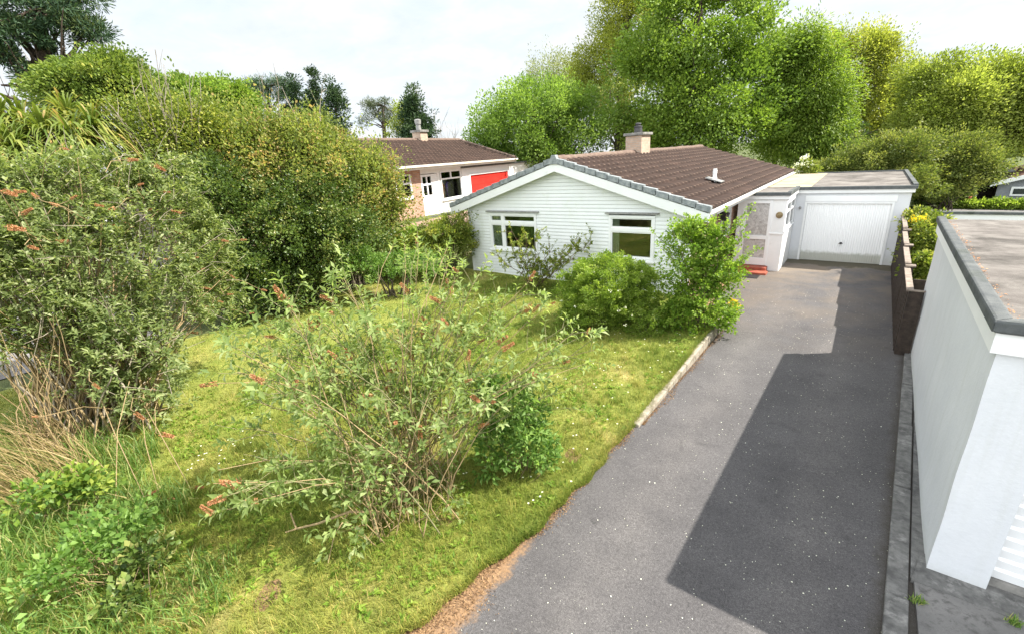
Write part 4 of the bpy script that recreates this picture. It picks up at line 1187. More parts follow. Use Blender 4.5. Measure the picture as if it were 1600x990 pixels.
def foliage(name, ells, n_clump, per, cr, L, W, mat, parent, flat=.7, fill=.12, up=.5, droop=0.0, vshift=.25, hang=0.0, rmin=.62, fold=.25, stretch=1.3, out_=.16, nd=.6):
    """leaf clumps on the outside of lobes, with some leaves deeper in"""
    C, Rr = pick_lobes(ells, n_clump)
    d = sph(n_clump); d[:, 2] = np.where(d[:, 2] < -.55, -d[:, 2], d[:, 2])
    rad = rmin + (1.06 - rmin) * rng.random(n_clump) ** .7 + out_ * rng.random(n_clump) ** 4 * 1.4
    cc = C + d * Rr * rad[:, None]
    crs = cr * rng.uniform(.5, 1.45, n_clump)
    cv = rng.normal(0, vshift, n_clump)
    k = np.repeat(np.arange(n_clump), per)
    dd = sph(len(k)); rr = rng.random(len(k)) ** (.45 if nd < 1 else .3)
    ax = unit(d * .8 + np.array([0, 0, .45 if flat > .6 else .1]) + rng.normal(0, .35, d.shape))
    st = (rng.uniform(.9, 1.25, n_clump) + stretch * rng.random(n_clump) ** 2)[k]
    off = dd * (crs[k] * rr)[:, None] * np.array([1, 1, flat])
    par = (off * ax[k]).sum(1, keepdims=True)
    P = cc[k] + off * (1 / np.sqrt(st))[:, None] + ax[k] * par * (st - 1)[:, None]
    if hang: P[:, 2] -= hang * rng.random(len(k)) ** 2
    out = dd + .6 * d[k] + rng.normal(0, .5, dd.shape)
    out[:, 2] += .1 - hang * .8
    N = np.array([0, 0, up]) + nd * dd + .3 * d[k] + rng.normal(0, .45 if nd < 1 else .38, dd.shape)
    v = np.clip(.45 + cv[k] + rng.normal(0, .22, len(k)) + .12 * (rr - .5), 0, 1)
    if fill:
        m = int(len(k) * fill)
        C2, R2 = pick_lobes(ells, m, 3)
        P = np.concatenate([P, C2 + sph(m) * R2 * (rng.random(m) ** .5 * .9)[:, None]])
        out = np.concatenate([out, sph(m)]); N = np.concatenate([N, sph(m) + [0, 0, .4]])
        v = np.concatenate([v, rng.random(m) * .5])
    g_ = gz(P[:, 0], P[:, 1]) + .02
    keep = P[:, 2] > g_
    P, out, N, v = P[keep], out[keep], N[keep], v[keep]
    n = len(P)
    s_ = rng.uniform(.7, 1.3, n)
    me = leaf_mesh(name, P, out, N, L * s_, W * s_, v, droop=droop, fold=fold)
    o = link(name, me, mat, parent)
    if name in ('blooms', 'flowers'): o['kind'] = 'stuff'
    return o, cc

def wiggle(a, b, n=6, amp=.06):
    a, b = np.array(a, float), np.array(b, float)
    t = np.linspace(0, 1, n)[:, None]
    L_ = np.linalg.norm(b - a)
    P = a + (b - a) * t
    P[1:-1] += rng.normal(0, amp * L_ / 3, (n - 2, 3))
    return P

def limbs(name, base, top, targets, r0, mat, parent, n=6):
    tr = wiggle(base, top, 7, .05)
    rad = np.linspace(r0, r0 * .3, 7)
    V_, F_ = tube_arrays([(tr, rad)], 10)
    me = np_mesh(name, V_, F_, np.full(len(F_), 4)); me.polygons.foreach_set('use_smooth', np.ones(len(F_), bool))
    t_o = link(name, me, mat, parent)
    ls = []
    for tg in targets:
        q = rng.uniform(.3, .9)
        i_ = q * 6; i0 = int(i_)
        st = tr[i0] + (tr[min(i0 + 1, 6)] - tr[i0]) * (i_ - i0)
        Pm = wiggle(st, tg, 6, .1); Pm[1:-1, 2] += np.linalg.norm(np.array(tg) - st) * .06
        ls.append((Pm, np.linspace(r0 * .28, r0 * .05, 6)))
    if ls: tubes('limbs', ls, mat, parent, n)
    return t_o

TREE_GROUP = 'trees behind the bungalows'
def tree(kind, label, ells, mat, n_clump, per, cr, L, W, bark='bark', r0=.28, nl=26, group=TREE_GROUP, trunk_at=None, **kw):
    t = thing(kind, label, 'tree', group)
    wts = np.array([np.prod(r) for _, r in ells])
    c = sum(e[0] * w_ for e, w_ in zip(ells, wts)) / wts.sum()
    if trunk_at is not None: c = np.array(trunk_at)
    top = max(e[0][2] + e[1][2] * .6 for e in ells)
    f_, cc = foliage('crown', ells, n_clump, per, cr, L, W, mat, t, **kw)
    base = (c[0], c[1], float(gz(c[0], c[1])) - .2)
    limbs('trunk', base, (c[0] + rng.normal(0, .3), c[1] + rng.normal(0, .3), top), cc[rng.choice(len(cc), min(nl, len(cc)), replace=False)], r0, MT[bark], t)
    return t

# ---- trees behind, right half
D = 36
tree('broadleaf_tree', 'largest bright green rounded tree rising out of frame behind the bungalow roof',
     [ell(*a, D) for a in ((1085, 60, 80, 90), (1040, 150, 66, 66), (1115, 165, 88, 70), (1180, 75, 30, 56), (1150, 110, 46, 44), (1020, 95, 40, 44), (1060, 218, 62, 36), (1150, 218, 55, 36), (1095, -40, 65, 50))],
     LM['maple'], 150, 520, 1.6, .19, .13, r0=.4, flat=.62, vshift=.16, rmin=.8, stretch=.25, nd=2.2, fill=.05)
D = 45
tree('poplar_tree', 'tall yellow green tree with loose spiky top left of the largest bright tree',
     [ell(*a, D) for a in ((990, 60, 60, 75), (1010, -20, 70, 50), (955, 125, 55, 55), (925, 165, 42, 42), (905, 110, 18, 34), (950, 40, 22, 45))],
     LM['spring'], 320, 170, .9, .17, .09, r0=.35, flat=1.25, fill=.05, rmin=.55)
D = 58
tree('birch_tree', 'pale grey green wispy tree peeping over the round tree',
     [ell(*a, D) for a in ((860, 122, 38, 30), (840, 150, 40, 25), (885, 140, 30, 35))],
     LM['pale_tree'], 150, 60, 1.0, .22, .10, r0=.25, flat=1.2, fill=.04)
D = 34
tree('round_tree', 'low round light green tree between the two bungalow roofs',
     [ell(*a, D) for a in ((845, 200, 92, 55), (790, 208, 55, 40), (900, 200, 48, 48), (840, 165, 55, 30), (760, 225, 28, 24), (890, 235, 60, 30), (810, 240, 60, 26), (770, 250, 40, 20), (850, 255, 60, 20))],
     LM['round'], 260, 220, .85, .16, .09, r0=.25, flat=1.0, nd=1.0, rmin=.7)
D = 40
tree('dark_tree', 'dark twiggy tree in the gap left of the bungalow chimney',
     [ell(*a, D) for a in ((965, 185, 26, 55), (985, 215, 30, 35))], LM['olive'], 70, 70, .7, .2, .12, r0=.3, fill=.05)
tree('lime_tree', 'yellowish tree filling the gap between the largest tree and the drooping green one',
     [ell(*a, 47) for a in ((1212, 120, 36, 60), (1222, 190, 40, 60), (1215, 235, 40, 30))], LM['willow'], 150, 220, .9, .17, .09, r0=.22, nd=1.2)
tree('lime_tree', 'olive tree filling the gap between the airy tall tree and the broad olive tree',
     [ell(*a, 50) for a in ((1412, 165, 40, 48), (1400, 220, 50, 34), (1425, 140, 24, 26))], LM['yellow_tree'], 150, 220, .9, .17, .09, r0=.22, nd=1.2)
D = 38
tree('willow_tree', 'soft green drooping tree right of the largest bright tree',
     [ell(*a, D) for a in ((1258, 130, 50, 75), (1288, 185, 42, 70), (1235, 205, 42, 65), (1255, 70, 32, 30), (1285, 235, 46, 36), (1225, 150, 30, 60))],
     LM['willow'], 300, 190, .85, .2, .075, r0=.3, flat=1.1, hang=1.1, nd=.9, rmin=.66)
D = 47
tree('aspen_tree', 'tall yellowish airy tree with sky showing through behind the garage',
     [ell(*a, D) for a in ((1335, 112, 58, 54), (1388, 120, 28, 38), (1298, 85, 30, 24), (1350, 170, 55, 40), (1375, 80, 26, 24), (1325, 205, 40, 30))],
     LM['spring'], 240, 150, .75, .17, .09, r0=.3, flat=1.1, fill=.05)
D = 41
tree('oak_tree', 'broad olive tree at the right behind the garage',
     [ell(*a, D) for a in ((1480, 188, 66, 56), (1458, 128, 36, 28), (1430, 195, 34, 36), (1490, 240, 60, 26), (1505, 165, 30, 26))],
     LM['yellow_tree'], 170, 380, 1.1, .15, .08, r0=.3, nd=1.3, rmin=.55, flat=.85, stretch=.9)
tree('oak_tree', 'olive tree at the right frame edge above the grey house',
     [ell(*a, 43) for a in ((1560, 182, 62, 56), (1540, 126, 40, 22), (1625, 190, 56, 66), (1595, 138, 36, 24), (1580, 165, 40, 30))],
     LM['yellow_tree'], 170, 380, 1.1, .15, .08, r0=.3, nd=1.3, rmin=.55, flat=.85, stretch=.9)
tree('green_tree', 'fresh green small tree between the olive trees and the grey house',
     [ell(*a, 52) for a in ((1572, 225, 48, 28), (1610, 215, 40, 36), (1535, 250, 30, 30))], LM['willow'], 180, 110, .6, .18, .1, r0=.15)
tree('dark_tree', 'dark evergreen bush tree hiding in the gap behind the garage roof',
     [ell(*a, 42) for a in ((1312, 228, 34, 36), (1290, 250, 26, 20), (1440, 225, 34, 34))], LM['dark_gloss'], 130, 110, .7, .2, .12, r0=.2)

def bush(kind, label, ells, mat, n_clump, per, cr, L, W, group=None, stems=10, bark='bark', cat='shrub', r0=.03, **kw):
    t = thing(kind, label, cat, group)
    f_, cc = foliage('leaves', ells, n_clump, per, cr, L, W, mat, t, **kw)
    c = np.mean([e[0] for e in ells], axis=0)
    if stems:
        ls = []
        for tg in cc[rng.choice(len(cc), min(stems, len(cc)), replace=False)]:
            b = np.array([c[0] + rng.normal(0, .15), c[1] + rng.normal(0, .15), 0]); b[2] = gz(b[0], b[1]) - .05
            ls.append((wiggle(b, tg, 6, .08), np.linspace(r0, r0 * .25, 6)))
        tubes('stems', ls, MT[bark], t, 5)
    return t
GH = 'shrubs behind the flat roofed garage'
bush('shrub', 'broad olive shrub just behind the bungalow garage roof', [ell(*a, 30) for a in ((1375, 258, 58, 30), (1330, 270, 40, 24), (1410, 240, 40, 24), (1300, 275, 40, 20), (1390, 290, 60, 26), (1340, 292, 50, 20))], LM['back_shrub'], 170, 260, .55, .11, .06, GH, nd=1.0, flat=.8, rmin=.4, stretch=1.6, out_=.3)
bush('shrub', 'wide yellow green shrub right of the garage roof', [ell(*a, 33) for a in ((1475, 256, 55, 28), (1440, 270, 30, 26), (1505, 248, 34, 24), (1460, 285, 36, 16), (1540, 262, 26, 20), (1550, 285, 10, 14), (1480, 292, 50, 20))], LM['back_shrub'], 170, 260, .55, .11, .06, GH, nd=1.0, flat=.8, rmin=.4, stretch=1.6, out_=.3)
bush('shrub', 'dark green low shrub beyond the lane beside the pink flowers', [ell(*a, 35.5) for a in ((1460, 305, 32, 18), (1437, 308, 18, 16))], LM['dark_gloss'], 120, 90, .4, .14, .08, GH)
t = bush('flowering_shrub', 'red and pink flowering shrub beyond the lane', [ell(*a, 35.5) for a in ((1500, 303, 16, 14),)], LM['dark_gloss'], 50, 70, .3, .12, .07, cat='shrub')
foliage('flowers', [ell(1500, 301, 17, 15, 35.3)], 24, 14, .14, .12, .1, LM['pink_flower'], t, fill=0)
bush('hedge', 'low clipped light green hedge along the far side of the lane', [ell(x, 323, 18, 5.5, 35.0, .6) for x in range(1480, 1680, 16)], LM['spirea'], 320, 60, .2, .12, .07, stems=0, cat='hedge')
bush('blossom_shrub', 'white flowered shrub tip showing behind the cream garage roof', [ell(*a, 26.5) for a in ((1262, 262, 8, 10), (1250, 268, 8, 7), (1274, 270, 8, 6))], LM['rose'], 40, 26, .16, .12, .06, stems=4, cat='shrub', fill=0)
bs_ = [o for o in COL.objects if o.name.startswith('blossom_shrub')][0]
foliage('blooms', [ell(1260, 254, 8, 12, 26.3), ell(1248, 264, 7, 8, 26.3)], 22, 10, .12, .08, .06, LM['white_flower'], bs_, fill=0)
yb = bush('yellow_shrub', 'green shrub with bright yellow flowers behind the dark fence', [ell(*a) for a in ((1440, 392, 30, 36, 15.6), (1428, 368, 18, 24, 16.6), (1458, 380, 24, 36, 16.0), (1442, 425, 24, 28, 13.6), (1440, 345, 22, 14, 17.2))], LM['rose'], 260, 60, .17, .07, .045, cat='shrub')
foliage('flowers', [ell(1438, 350, 14, 10, 16.4), ell(1450, 364, 10, 8, 16.0), ell(1426, 348, 8, 6, 16.5)], 40, 8, .07, .05, .045, LM['yellow_flower'], yb, fill=0)

# ---- pine at the upper left
def pine(label, pads, D, trunk_px, boughs, mat, per=100, n_clump=260, kind='pine_tree', group='pines', r0=.3, cr=.55, L=.26):
    t = thing(kind, label, 'tree', group)
    E_ = [ell(*a, D) for a in pads]
    f_, cc = foliage('crown', E_, n_clump, per, cr, L, .05, mat, t, flat=.5, fill=.04, up=.2, rmin=.3, fold=.0)
    pts = [at(*q, D) for q in trunk_px]
    pts[0][2] = gz(pts[0][0], pts[0][1]) - .2
    Pt = np.array(pts)
    tubes('trunk', [(Pt, np.linspace(r0, r0 * .35, len(Pt)))], MT['pine_bark'], t, 9)
    ls = []
    for bl in boughs:
        Pb = np.array([at(*q, D) for q in bl]); Pb[1:] += rng.normal(0, .25, Pb[1:].shape)
        ls.append((Pb, np.linspace(r0 * .42, r0 * .10, len(Pb))))
    for tg in cc[rng.choice(len(cc), 40)]:
        k = rng.integers(1, len(Pt)); ls.append((wiggle(Pt[k], tg, 5, .08), np.linspace(r0 * .2, r0 * .04, 5)))
    tubes('limbs', ls, MT['pine_bark'], t, 5)
    return t
pine('large dark pine with open branches in the upper left corner',
     [(60, 18, 78, 26), (20, 45, 60, 24), (95, 38, 36, 22), (140, 58, 38, 16), (150, 48, 16, 14), (40, 62, 44, 18), (10, 92, 30, 11), (58, 122, 26, 10), (100, 135, 38, 16), (110, 160, 40, 12), (88, 150, 30, 12), (75, 85, 26, 14), (-60, 40, 60, 50), (110, -10, 60, 26)],
     36, [(95, 230), (88, 165), (76, 130), (68, 100), (62, 60), (70, 15)],
     [[(76, 140), (50, 115), (25, 80), (12, 55)], [(70, 110), (78, 80), (95, 45)], [(80, 120), (105, 85), (140, 60)], [(82, 152), (45, 138), (0, 131)], [(88, 168), (45, 158), (-5, 143)], [(68, 100), (45, 75), (30, 50)]],
     LM['pine'], n_clump=200, per=170, group=None, r0=.42, cr=.62)
pine('dark flat topped pine peeping over the bronze hedge, further left', [(398, 140, 15, 14), (425, 132, 20, 11), (412, 152, 26, 12), (450, 150, 16, 14), (452, 132, 18, 9)], 60,
     [(420, 250), (420, 180), (418, 135)], [], LM['pine'], 60, 150, group='dark conifers over the hedge', cr=.7)
def conifer(label, px, top, bot, half, D, mat, group, kind='conifer'):
    n = 6
    pads = []
    for q in range(n):
        f = q / (n - 1)
        pads.append((px + rng.normal(0, half * .15), top + (bot - top) * (f * .9 + .08), max(3, half * (.25 + .75 * f)), (bot - top) / n * .9))
    t = thing(kind, label, 'tree', group)
    E_ = [ell(*a, D) for a in pads]
    foliage('crown', E_, 150, 70, .6, .26, .10, mat, t, flat=.6, fill=.1, up=.2)
    a, b = at(px, bot, D), at(px, top, D); a[2] = gz(a[0], a[1]) - .2
    tubes('trunk', [(np.array([a, (a + b) / 2, b]), np.array([.25, .15, .04]))], MT['pine_bark'], t, 8)
    return t
CG = 'dark conifers over the hedge'
conifer('dark cypress with the highest tip, centre of the conifer clump over the hedge', 492, 117, 215, 22, 56, LM['conifer'], CG)
conifer('dark cypress sloping down at the right end of the conifer clump', 520, 130, 215, 32, 54, LM['conifer'], CG)
conifer('dark cypress behind the pale twigs, left of the highest conifer tip', 460, 122, 215, 22, 58, LM['conifer'], CG)
conifer('pointed dark conifer standing behind the chimney of the red door house', 650, 142, 226, 26, 46, LM['conifer'], None)
pine('sparse grey pine left of the chimney of the red door house', [(578, 172, 12, 14), (600, 165, 16, 10), (590, 185, 22, 9), (612, 180, 14, 12), (572, 195, 14, 9)], 52,
     [(598, 250), (600, 200), (598, 165)], [], LM['grey_pine'], 45, 90, group=None, cr=.6)
tree('young_tree', 'small light yellow tree between grey pine and pointed conifer', [ell(*a, 48) for a in ((632, 182, 14, 22), (625, 205, 18, 14))], LM['yellow_tree'], 70, 40, .6, .2, .1, r0=.12, fill=.03)
def bare_tree(label, base_px, tips, D, r=.09, n_sub=5):
    t = thing('bare_tree', label, 'tree')
    b = at(*base_px, D); b[2] = gz(b[0], b[1]) - .1
    ls = []
    for tp in tips:
        e = at(*tp, D) + rng.normal(0, .5, 3)
        Pm = wiggle(b, e, 7, .08); ls.append((Pm, np.linspace(r, r * .15, 7)))
        for q in range(n_sub):
            i_ = rng.integers(3, 7); s_ = Pm[i_]
            d_ = unit((e - b) + rng.normal(0, .45, 3) * np.linalg.norm(e - b)); 
            ls.append((wiggle(s_, s_ + d_ * np.linalg.norm(e - b) * rng.uniform(.12, .3), 4, .1), np.linspace(r * .3, r * .1, 4)))
    tubes('branches', ls, MT['twig_grey'], t, 4)
    return t
bare_tree('leafless pale tree right of the pointed conifer', (690, 240), [(675, 195), (684, 190), (690, 192), (697, 190), (704, 196), (710, 203), (680, 200), (700, 200)], 50, .07, 7)
bare_tree('leafless twiggy tree at the left frame edge below the pine', (20, 220), [(5, 120), (20, 110), (35, 130), (48, 150), (-15, 130), (28, 140)], 40, .08, 10)

tree('sycamore_tree', 'bright green rounded tree right of the large pine',
     [ell(*a, 31) for a in ((160, 135, 62, 34), (205, 145, 36, 26), (120, 150, 44, 28), (232, 165, 24, 18), (165, 108, 30, 14), (190, 125, 30, 18))], LM['sycamore'], 110, 420, .95, .14, .09, r0=.25, rmin=.66, stretch=.6, nd=1.8, flat=.5)
tree('ash_tree', 'mid green tree row end right of the bright rounded tree', [ell(*a, 33) for a in ((290, 162, 46, 28), (262, 170, 36, 24), (320, 150, 26, 14))], LM['round'], 200, 100, .6, .18, .1, r0=.18)
tree('ash_tree', 'mid green tree left of the dark conifers over the hedge', [ell(*a, 34) for a in ((350, 160, 40, 24), (372, 172, 30, 24), (335, 150, 24, 12))], LM['maple'], 180, 100, .6, .18, .1, r0=.18)

# ---- neighbouring bungalow with the red garage door
ud = ray(1207, 218); ud = np.array([ud[0], ud[1], 0]); ud /= np.linalg.norm(ud)
wd_n = np.array([-ud[1], ud[0], 0])
o0 = at(664, 338, 22.0)
if wd_n @ np.array([o0[0], o0[1], 0]) < 0: wd_n = -wd_n
n0 = at(664, 338, 22.0)
NZ = n0[2]
def nb(u, wv, z):                        # neighbour frame: u along the front, w into the house, z over its door step
    q = n0 + ud * u + wd_n * wv
    return (q[0], q[1], NZ + z)
def on_front(px, py, off=0.0):           # photo pixel -> (u, z) on the front plane
    d = ray(px, py); nrm = wd_n
    t = ((n0 + nrm * off - CAM) @ nrm) / (d @ nrm)
    q = CAM + d * t
    return (q - n0) @ ud, q[2] - NZ
class NB(MB):
    def nbox(s, u0, u1, w0, w1, z0, z1):
        s.hexa([nb(u0, w0, z0), nb(u1, w0, z0), nb(u1, w1, z0), nb(u0, w1, z0), nb(u0, w0, z1), nb(u1, w0, z1), nb(u1, w1, z1), nb(u0, w1, z1)])
N_ = thing('bungalow', 'neighbouring brick bungalow with hipped brown roof and red garage door', 'bungalow')
uw0, zw0 = on_front(616, 277); uw1, zw1 = on_front(645, 306)
ud0, zd1 = on_front(657, 274); ud1, zd0 = on_front(691, 338)
up0, _ = on_front(686, 270); up1, zs = on_front(724, 306); _, zt_ = on_front(690, 269)
fo = -.06
ur0, zr1 = on_front(734, 275, fo); ur1, _ = on_front(788, 275, fo)
ug1, _ = on_front(842, 262, fo)
up1b, _ = on_front(724, 290, fo)
ue, ze_ = on_front(795, 253); us_, zes = on_front(618, 270)
Zev = 2.25
uB0, uB1 = us_ - 6.0, ue - .35
m = NB()
m.nbox(uB0, uw0, 0, .2, -.6, Zev); m.nbox(uw1, ud0 - .02, 0, .2, -.6, Zev)
m.nbox(uw0, uw1, 0, .2, -.6, zw1 - .1); m.nbox(uw0, uw1, 0, .2, zw0 + .05, Zev)
m.nbox(uB0, uB1, 7.8, 8.0, -.6, Zev); m.nbox(uB1 - .2, uB1, .2, 7.8, -.6, Zev); m.nbox(uB0, uB0 + .2, .2, 7.8, -.6, Zev)
m.build('wall', MT['brick'], N_)
m = NB(); m.nbox(ud0, up0, .0, .1, zd1 + .03, Zev); m.nbox(up0, up1, 0, .1, -.5, zs - .04); m.nbox(up0, up1, 0, .1, zt_ + .04, Zev); m.nbox(up1, up1b + .3, 0.0, .1, -.5, Zev - .01); m.nbox(ud1 - .03, up0, .0, .1, -.5, zd1 + .03)
m.build('porch_panel', MT['white_paint'], N_)
m = NB(); m.nbox(ud0, ud1 - .03, .02, .08, -.05, .92); m.nbox(ud0, ud0 + .12, .02, .08, .92, zd1); m.nbox(ud1 - .5, ud1 - .03, .02, .08, .92, zd1); m.nbox(ud0 + .12, ud1 - .5, .02, .08, zd1 - .1, zd1); m.nbox(ud0 + .12, ud1 - .5, .02, .08, 1.38, 1.46)
um = (ud0 + .12 + ud1 - .5) / 2; m.nbox(um - .04, um + .04, .024, .08, .92, zd1 - .1)
for q in range(4): m.nbox(ud0 + .15 + q * .22, ud0 + .17 + q * .22, .005, .02, .1, .85)
dr = m.build('door', MT['upvc'], N_)
m = NB(); m.nbox(ud0 + .12, ud1 - .5, .05, .06, .92, zd1 - .1); m.build('pane', MT['glass'], dr)
for (a, b, c, d, bars) in ((uw0, uw1, zw1 - .1, zw0 + .05, 1), (up0 + .05, up1 - .03, zs - .04, zt_ + .04, 1)):
    m = NB()
    m.nbox(a, b, -.02, .07, c, c + .08); m.nbox(a, b, -.02, .07, d - .07, d); m.nbox(a, a + .07, -.02, .07, c + .08, d - .07); m.nbox(b - .07, b, -.02, .07, c + .08, d - .07)
    tz = d - .42
    m.nbox(a + .07, b - .07, -.016, .07, tz, tz + .07); mm_ = (a + b) / 2
    m.nbox(mm_ - .04, mm_ + .04, -.012, .07, tz + .07, d - .07)
    f = m.build('window', MT['upvc'], N_)
    m = NB(); m.nbox(a + .07, b - .07, .03, .036, c + .08, tz); m.build('pane', MT['glass'] if a < ud0 else glass('porch_glass', (0.93, 0.96, 0.95), 1.25), f)
    m = NB(); m.nbox(a + .07, b - .07, .03, .036, tz + .07, d - .07); m.build('pane', MT['glass'], f)
    m = NB(); m.nbox(a - .04, b + .04, -.08, .0, c - .05, c - .002); m.build('sill', MT['upvc'], f)
# clothes behind the porch window
MT['clear_glass'] = glass('clear_glass', (0.93, 0.96, 0.95), 1.25)
def garment(name, label, u0, u1, zlo, zhi, mat):
    pts = [(u0 + .08, zlo), (u1 - .06, zlo), (u1 - .02, zlo + .35), (u1, zhi - .22), (u1 - .14, zhi - .06), ((u0 + u1) / 2 + .05, zhi), ((u0 + u1) / 2 - .05, zhi), (u0 + .14, zhi - .06), (u0, zhi - .22), (u0 + .03, zlo + .35)]
    m = NB(); m.prism([nb(a, .075, b) for a, b in pts], tuple(wd_n * .07))
    return tag(m.build(name, mat, bevel=.02), label, 'garment', 'clothes hanging in the porch window')
uc0, _ = on_front(699, 290); uc1, _ = on_front(716, 290); uc2, _ = on_front(722, 290)
zc0 = zs + .02; zc1 = zt_ - .42
garment('coat', 'purple coat hanging behind the porch window of the brick bungalow', uc0, uc1 + .1, zc0, zc1, MT['purple'])
garment('coat', 'blue coat hanging at the right side of the porch window', uc1 + .02, uc2 + .05, zc0, zc1, MT['blue'])
garment('coat', 'maroon coat hanging at the left side of the porch window', up0 + .12, up0 + .42, zc0, zc1, MT['dark_red'])
m = NB(); m.nbox(ud0 - .3, uB1, 1.6, 1.7, -.4, Zev); m.nbox(uw0 - .5, ud0 - .31, 2.5, 2.6, -.4, Zev); m.nbox(up0, up1, .32, .36, zs - .1, Zev - .05); m.build('inner_wall', MT['white_paint'], N_)
# hipped roof
zr_ = 1.36 + Zev
e0u, e1u = us_ - 6.4, ue + .05
wf, wb = -.45, 8.45
wm = (wf + wb) / 2
r1u = on_front(718, 222, wm)[0]
r0u = e0u + (e1u - r1u)
lnv = math.hypot(wm - wf, zr_ - Zev)
U = ud; Vv = unit(wd_n * (wm - wf) + np.array([0, 0, zr_ - Zev])); Nn = unit(np.cross(U, Vv)); Nn = Nn if Nn[2] > 0 else -Nn
O = np.array(nb(0, wf, Zev + .05))
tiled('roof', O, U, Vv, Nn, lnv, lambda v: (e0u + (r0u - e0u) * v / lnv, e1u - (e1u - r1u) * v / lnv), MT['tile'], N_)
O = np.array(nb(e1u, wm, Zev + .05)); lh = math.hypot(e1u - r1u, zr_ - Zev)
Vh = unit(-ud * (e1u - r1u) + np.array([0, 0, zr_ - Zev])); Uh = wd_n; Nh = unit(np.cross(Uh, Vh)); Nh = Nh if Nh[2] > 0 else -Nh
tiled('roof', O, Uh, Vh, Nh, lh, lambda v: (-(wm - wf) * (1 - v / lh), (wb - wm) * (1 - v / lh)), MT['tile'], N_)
m = NB()
m.add([nb(e0u, wf, Zev + .03), nb(e1u, wf, Zev + .03), nb(e1u, wb, Zev + .03), nb(e0u, wb, Zev + .03), nb(r0u, wm, zr_ + .03), nb(r1u, wm, zr_ + .03)],
      [(0, 1, 5, 4), (1, 2, 5), (2, 3, 4, 5), (3, 0, 4), (0, 3, 2, 1)])
m.build('roof_deck', MT['white_paint'], N_)
ls = [(np.array([nb(r0u, wm, zr_ + .07), nb(r1u, wm, zr_ + .07)]), np.array([.12, .12])), (np.array([nb(r1u, wm, zr_ + .07), nb(e1u, wf, Zev + .09)]), np.array([.10, .10])), (np.array([nb(r1u, wm, zr_ + .07), nb(e1u, wb, Zev + .09)]), np.array([.10, .10]))]
tubes('ridge_tiles', ls, MT['ridge'], N_, 8)
m = NB(); m.nbox(e0u, e1u, wf - .03, wf, Zev - .14, Zev + .06); m.nbox(e1u, e1u + .03, wf - .03, wb, Zev - .14, Zev + .06); m.build('fascia', MT['gutter'], N_)
m = NB(); m.nbox(e0u, e1u + .1, wf - .13, wf - .035, Zev - .03, Zev + .06); m.build('gutter', MT['gutter'], N_)
uch = on_front(656, 210, wm)[0]
m = NB(); m.nbox(uch - .32, uch + .32, wm - .3, wm + .3, zr_ - .3, zr_ + .5); c_ = m.build('chimney', MT['chimney_brick'], N_)
m = NB(); m.nbox(uch - .4, uch + .4, wm - .38, wm + .38, zr_ + .5, zr_ + .62); m.build('chimney_cap', MT['concrete'], c_)
m = MB(); q = nb(uch - .05, wm, zr_ + .62); m.lathe(q, [(.15, 0), (.13, .3), (.17, .32), (.19, .55), (.15, .58), (.05, .6)], 14); m.build('chimney_pot', MT['metal'], c_)
# attached flat roofed garage
G_ = thing('garage', 'flat roofed white garage with bright red door beside the brick bungalow', 'garage')
m = NB()
m.nbox(up1b, ur0, fo, fo + .15, -.5, 2.0); m.nbox(ur0, ur1 + .5, fo + .01, fo + .15, zr1 + .02, 2.0); m.nbox(ur1 + .5, ug1 + .3, fo + .001, fo + .15, -.5, 2.0)
m.nbox(ug1 + .15, ug1 + .3, fo + .15, 5.5, -.5, 2.0); m.build('wall', MT['white_paint'], G_)
m = NB()
for q in range(10): m.nbox(ur0 + .02, ur1 + .48, fo + .05 + (.0 if q % 2 else .012), fo + .12, -.1 + q * (zr1 + .1) / 10, -.1 + (q + 1) * (zr1 + .1) / 10)
m.build('door', MT['red_door'], G_)
m = NB(); m.nbox(ur0 - .07, ur0 + .02, fo - .03, fo + .04, -.1, zr1 + .1); m.nbox(ur0 + .02, ur1 + .5, fo - .03, fo + .04, zr1 + .021, zr1 + .1); m.build('door_frame', MT['upvc'], G_)
m = NB(); m.nbox(up1, ug1 + .35, fo - .12, fo - .0, 2.0, 2.1); m.build('roof_edge', MT['felt'], G_)
m = NB(); m.nbox(up1, ug1 + .35, fo + .001, 5.5, 2.0, 2.08); m.build('roof', MT['gravel_roof'], G_)
m = NB(); m.nbox(uw0 - 2, ug1 + 2, -3.2, fo - .05, -.3, -.08)
structure(m.build('patio', MT['paving']))
m = NB(); m.nbox(ud0 - .15, ud1 + .1, -.5, -.01, -.078, -.02)
tag(m.build('doormat', MT['black']), 'dark step mat under the white door of the brick bungalow', 'doormat')

